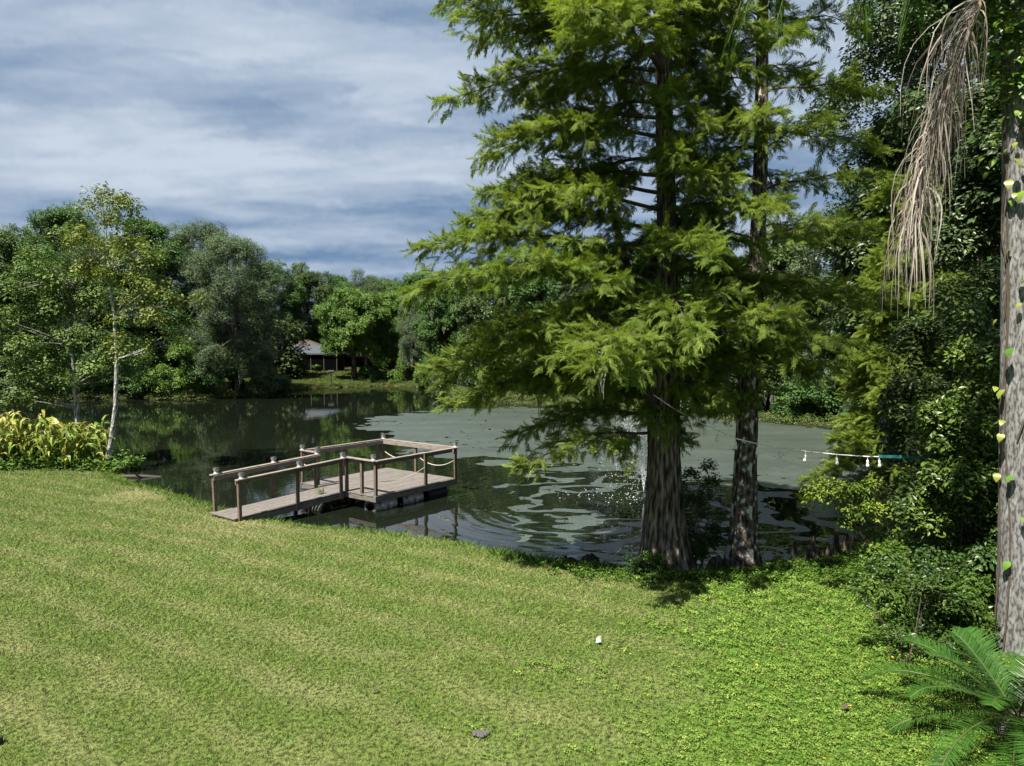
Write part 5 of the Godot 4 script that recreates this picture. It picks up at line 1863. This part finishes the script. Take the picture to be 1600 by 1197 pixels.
	for k in 9000:
		var t := r.randf()
		var p := Vector3.ZERO
		if k % 3 == 0:
			p = Vector3(lerpf(-75.0, -27.0, t), 0, lerpf(-66.0, -84.0, t) - 6.0 * r.randf() - 3.0)
		elif k % 3 == 1:
			p = Vector3(lerpf(-46.0, 2.0, t), 0, -116.0 - 6.0 * r.randf())
			if p.x > -8.0:
				p.z = lerpf(-100.0, -80.0, (p.x + 8.0) / 10.0) - 5.0 * r.randf()
		else:
			p = Vector3(lerpf(-4.0, 34.0, t), 0, lerpf(-80.0, -36.0, t) - 5.0 * r.randf() - 4.0)
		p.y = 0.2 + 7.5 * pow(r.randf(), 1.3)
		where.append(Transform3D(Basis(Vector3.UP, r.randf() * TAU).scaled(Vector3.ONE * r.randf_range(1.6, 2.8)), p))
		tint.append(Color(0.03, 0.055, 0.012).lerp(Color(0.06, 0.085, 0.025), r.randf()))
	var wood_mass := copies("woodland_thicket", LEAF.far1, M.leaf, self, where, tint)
	tag(wood_mass, "dark thicket filling the wood behind the trees on the far banks", "thicket")


func right_bank() -> void:
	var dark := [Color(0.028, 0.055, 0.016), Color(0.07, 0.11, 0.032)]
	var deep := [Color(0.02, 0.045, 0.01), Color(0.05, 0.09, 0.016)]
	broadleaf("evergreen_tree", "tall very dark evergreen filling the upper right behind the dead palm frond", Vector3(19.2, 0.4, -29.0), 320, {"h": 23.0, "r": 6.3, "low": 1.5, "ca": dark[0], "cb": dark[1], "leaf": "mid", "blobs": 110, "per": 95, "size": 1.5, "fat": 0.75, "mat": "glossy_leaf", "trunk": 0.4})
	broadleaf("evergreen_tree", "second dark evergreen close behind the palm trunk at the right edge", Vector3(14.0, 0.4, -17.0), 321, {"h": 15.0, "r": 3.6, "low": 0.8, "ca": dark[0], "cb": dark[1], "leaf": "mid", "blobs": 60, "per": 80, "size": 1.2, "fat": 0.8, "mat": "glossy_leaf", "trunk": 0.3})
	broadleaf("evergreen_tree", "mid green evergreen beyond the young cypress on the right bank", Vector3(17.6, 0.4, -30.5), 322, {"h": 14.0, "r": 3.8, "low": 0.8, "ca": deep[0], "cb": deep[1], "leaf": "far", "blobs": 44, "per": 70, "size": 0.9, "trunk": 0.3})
	# shrubs between the lawn and the water at right
	shrub("tall_shrub", "tall leafy shrub left of the palm trunk with bright shoot tips", Vector3(8.4, 0.3, -12.9), 330, scatter(340, 46, Vector3(8.6, 3.2, -12.9), Vector3(1.2, 2.7, 0.9)), 0.34, 26, Color(0.035, 0.075, 0.012), Color(0.1, 0.16, 0.022), "near", 1.25, "glossy_leaf")
	shrub("tall_shrub", "dark shrub hanging over the water below the teal strap", Vector3(9.4, 0.2, -14.6), 331, scatter(341, 44, Vector3(9.7, 1.3, -14.6), Vector3(1.35, 1.1, 0.9)), 0.36, 26, Color(0.025, 0.06, 0.01), Color(0.07, 0.125, 0.02), "near", 1.3, "glossy_leaf")
	shrub("tall_shrub", "dense dark shrub behind the palm's foot", Vector3(9.6, 0.3, -12.2), 332, scatter(342, 40, Vector3(9.6, 2.0, -12.4), Vector3(1.5, 1.9, 1.0)), 0.36, 26, Color(0.03, 0.07, 0.014), Color(0.085, 0.14, 0.026), "near", 1.3, "glossy_leaf")
	shrub("tall_shrub", "mass of small dark leaves deep behind the tall leafy shrub", Vector3(10.6, 0.3, -16.2), 333, scatter(343, 60, Vector3(10.9, 3.4, -16.6), Vector3(1.7, 3.2, 1.4)), 0.5, 34, Color(0.025, 0.055, 0.012), Color(0.075, 0.12, 0.024), "near", 1.6, "glossy_leaf")
	shrub("low_shrub", "low bright green shrub at the lawn's edge under the dark shrubs", Vector3(7.5, 0.3, -13.2), 334, scatter(344, 26, Vector3(7.6, 0.75, -13.3), Vector3(1.0, 0.5, 0.7)), 0.26, 20, Color(0.05, 0.11, 0.012), Color(0.12, 0.18, 0.02), "near", 1.1)
	shrub("low_shrub", "leafy undergrowth between the palm's foot and the cycad", Vector3(6.9, 0.3, -11.2), 335, scatter(345, 30, Vector3(6.9, 0.7, -11.2), Vector3(0.75, 0.55, 0.7)), 0.26, 20, Color(0.03, 0.075, 0.01), Color(0.08, 0.14, 0.018), "near", 1.1)
	shrub("reaching_branch", "bright leafed branch reaching left over the water beneath the hanging bulbs", Vector3(7.4, 0.5, -13.4), 336, [Vector3(5.7, 2.45, -12.9), Vector3(5.85, 2.2, -12.9), Vector3(5.55, 2.3, -12.8), Vector3(6.0, 2.35, -13.0), Vector3(6.15, 2.05, -13.0), Vector3(6.4, 2.3, -13.1), Vector3(6.6, 2.0, -13.1), Vector3(6.3, 1.75, -13.1), Vector3(6.9, 1.9, -13.2), Vector3(6.75, 2.45, -13.2)], 0.17, 9, Color(0.08, 0.15, 0.016), Color(0.19, 0.25, 0.03), "near", 1.0)
	shrub("sapling", "thin dark leaved sapling in front of the shrubs at the lawn's right edge", Vector3(5.7, 0.4, -10.1), 337, scatter(346, 30, Vector3(5.9, 1.25, -10.2), Vector3(0.75, 0.8, 0.5)), 0.15, 7, Color(0.02, 0.05, 0.01), Color(0.055, 0.1, 0.016), "near", 0.8, "glossy_leaf", 0.011)
	shrub("trunk_shrub", "dark leafy shrub standing in the water between the two big cypress trunks", Vector3(4.15, 0.1, -15.5), 338, scatter(347, 32, Vector3(4.1, 1.35, -15.5), Vector3(0.5, 1.15, 0.35)), 0.17, 9, Color(0.02, 0.045, 0.009), Color(0.05, 0.09, 0.014), "near", 0.9)
	shrub("root_shrub", "small dark bush hugging the foot of the larger cypress", Vector3(2.85, 0.2, -14.5), 339, scatter(348, 14, Vector3(2.8, 0.4, -14.55), Vector3(0.3, 0.25, 0.2)), 0.15, 14, Color(0.02, 0.055, 0.008), Color(0.05, 0.1, 0.014), "near", 0.9)
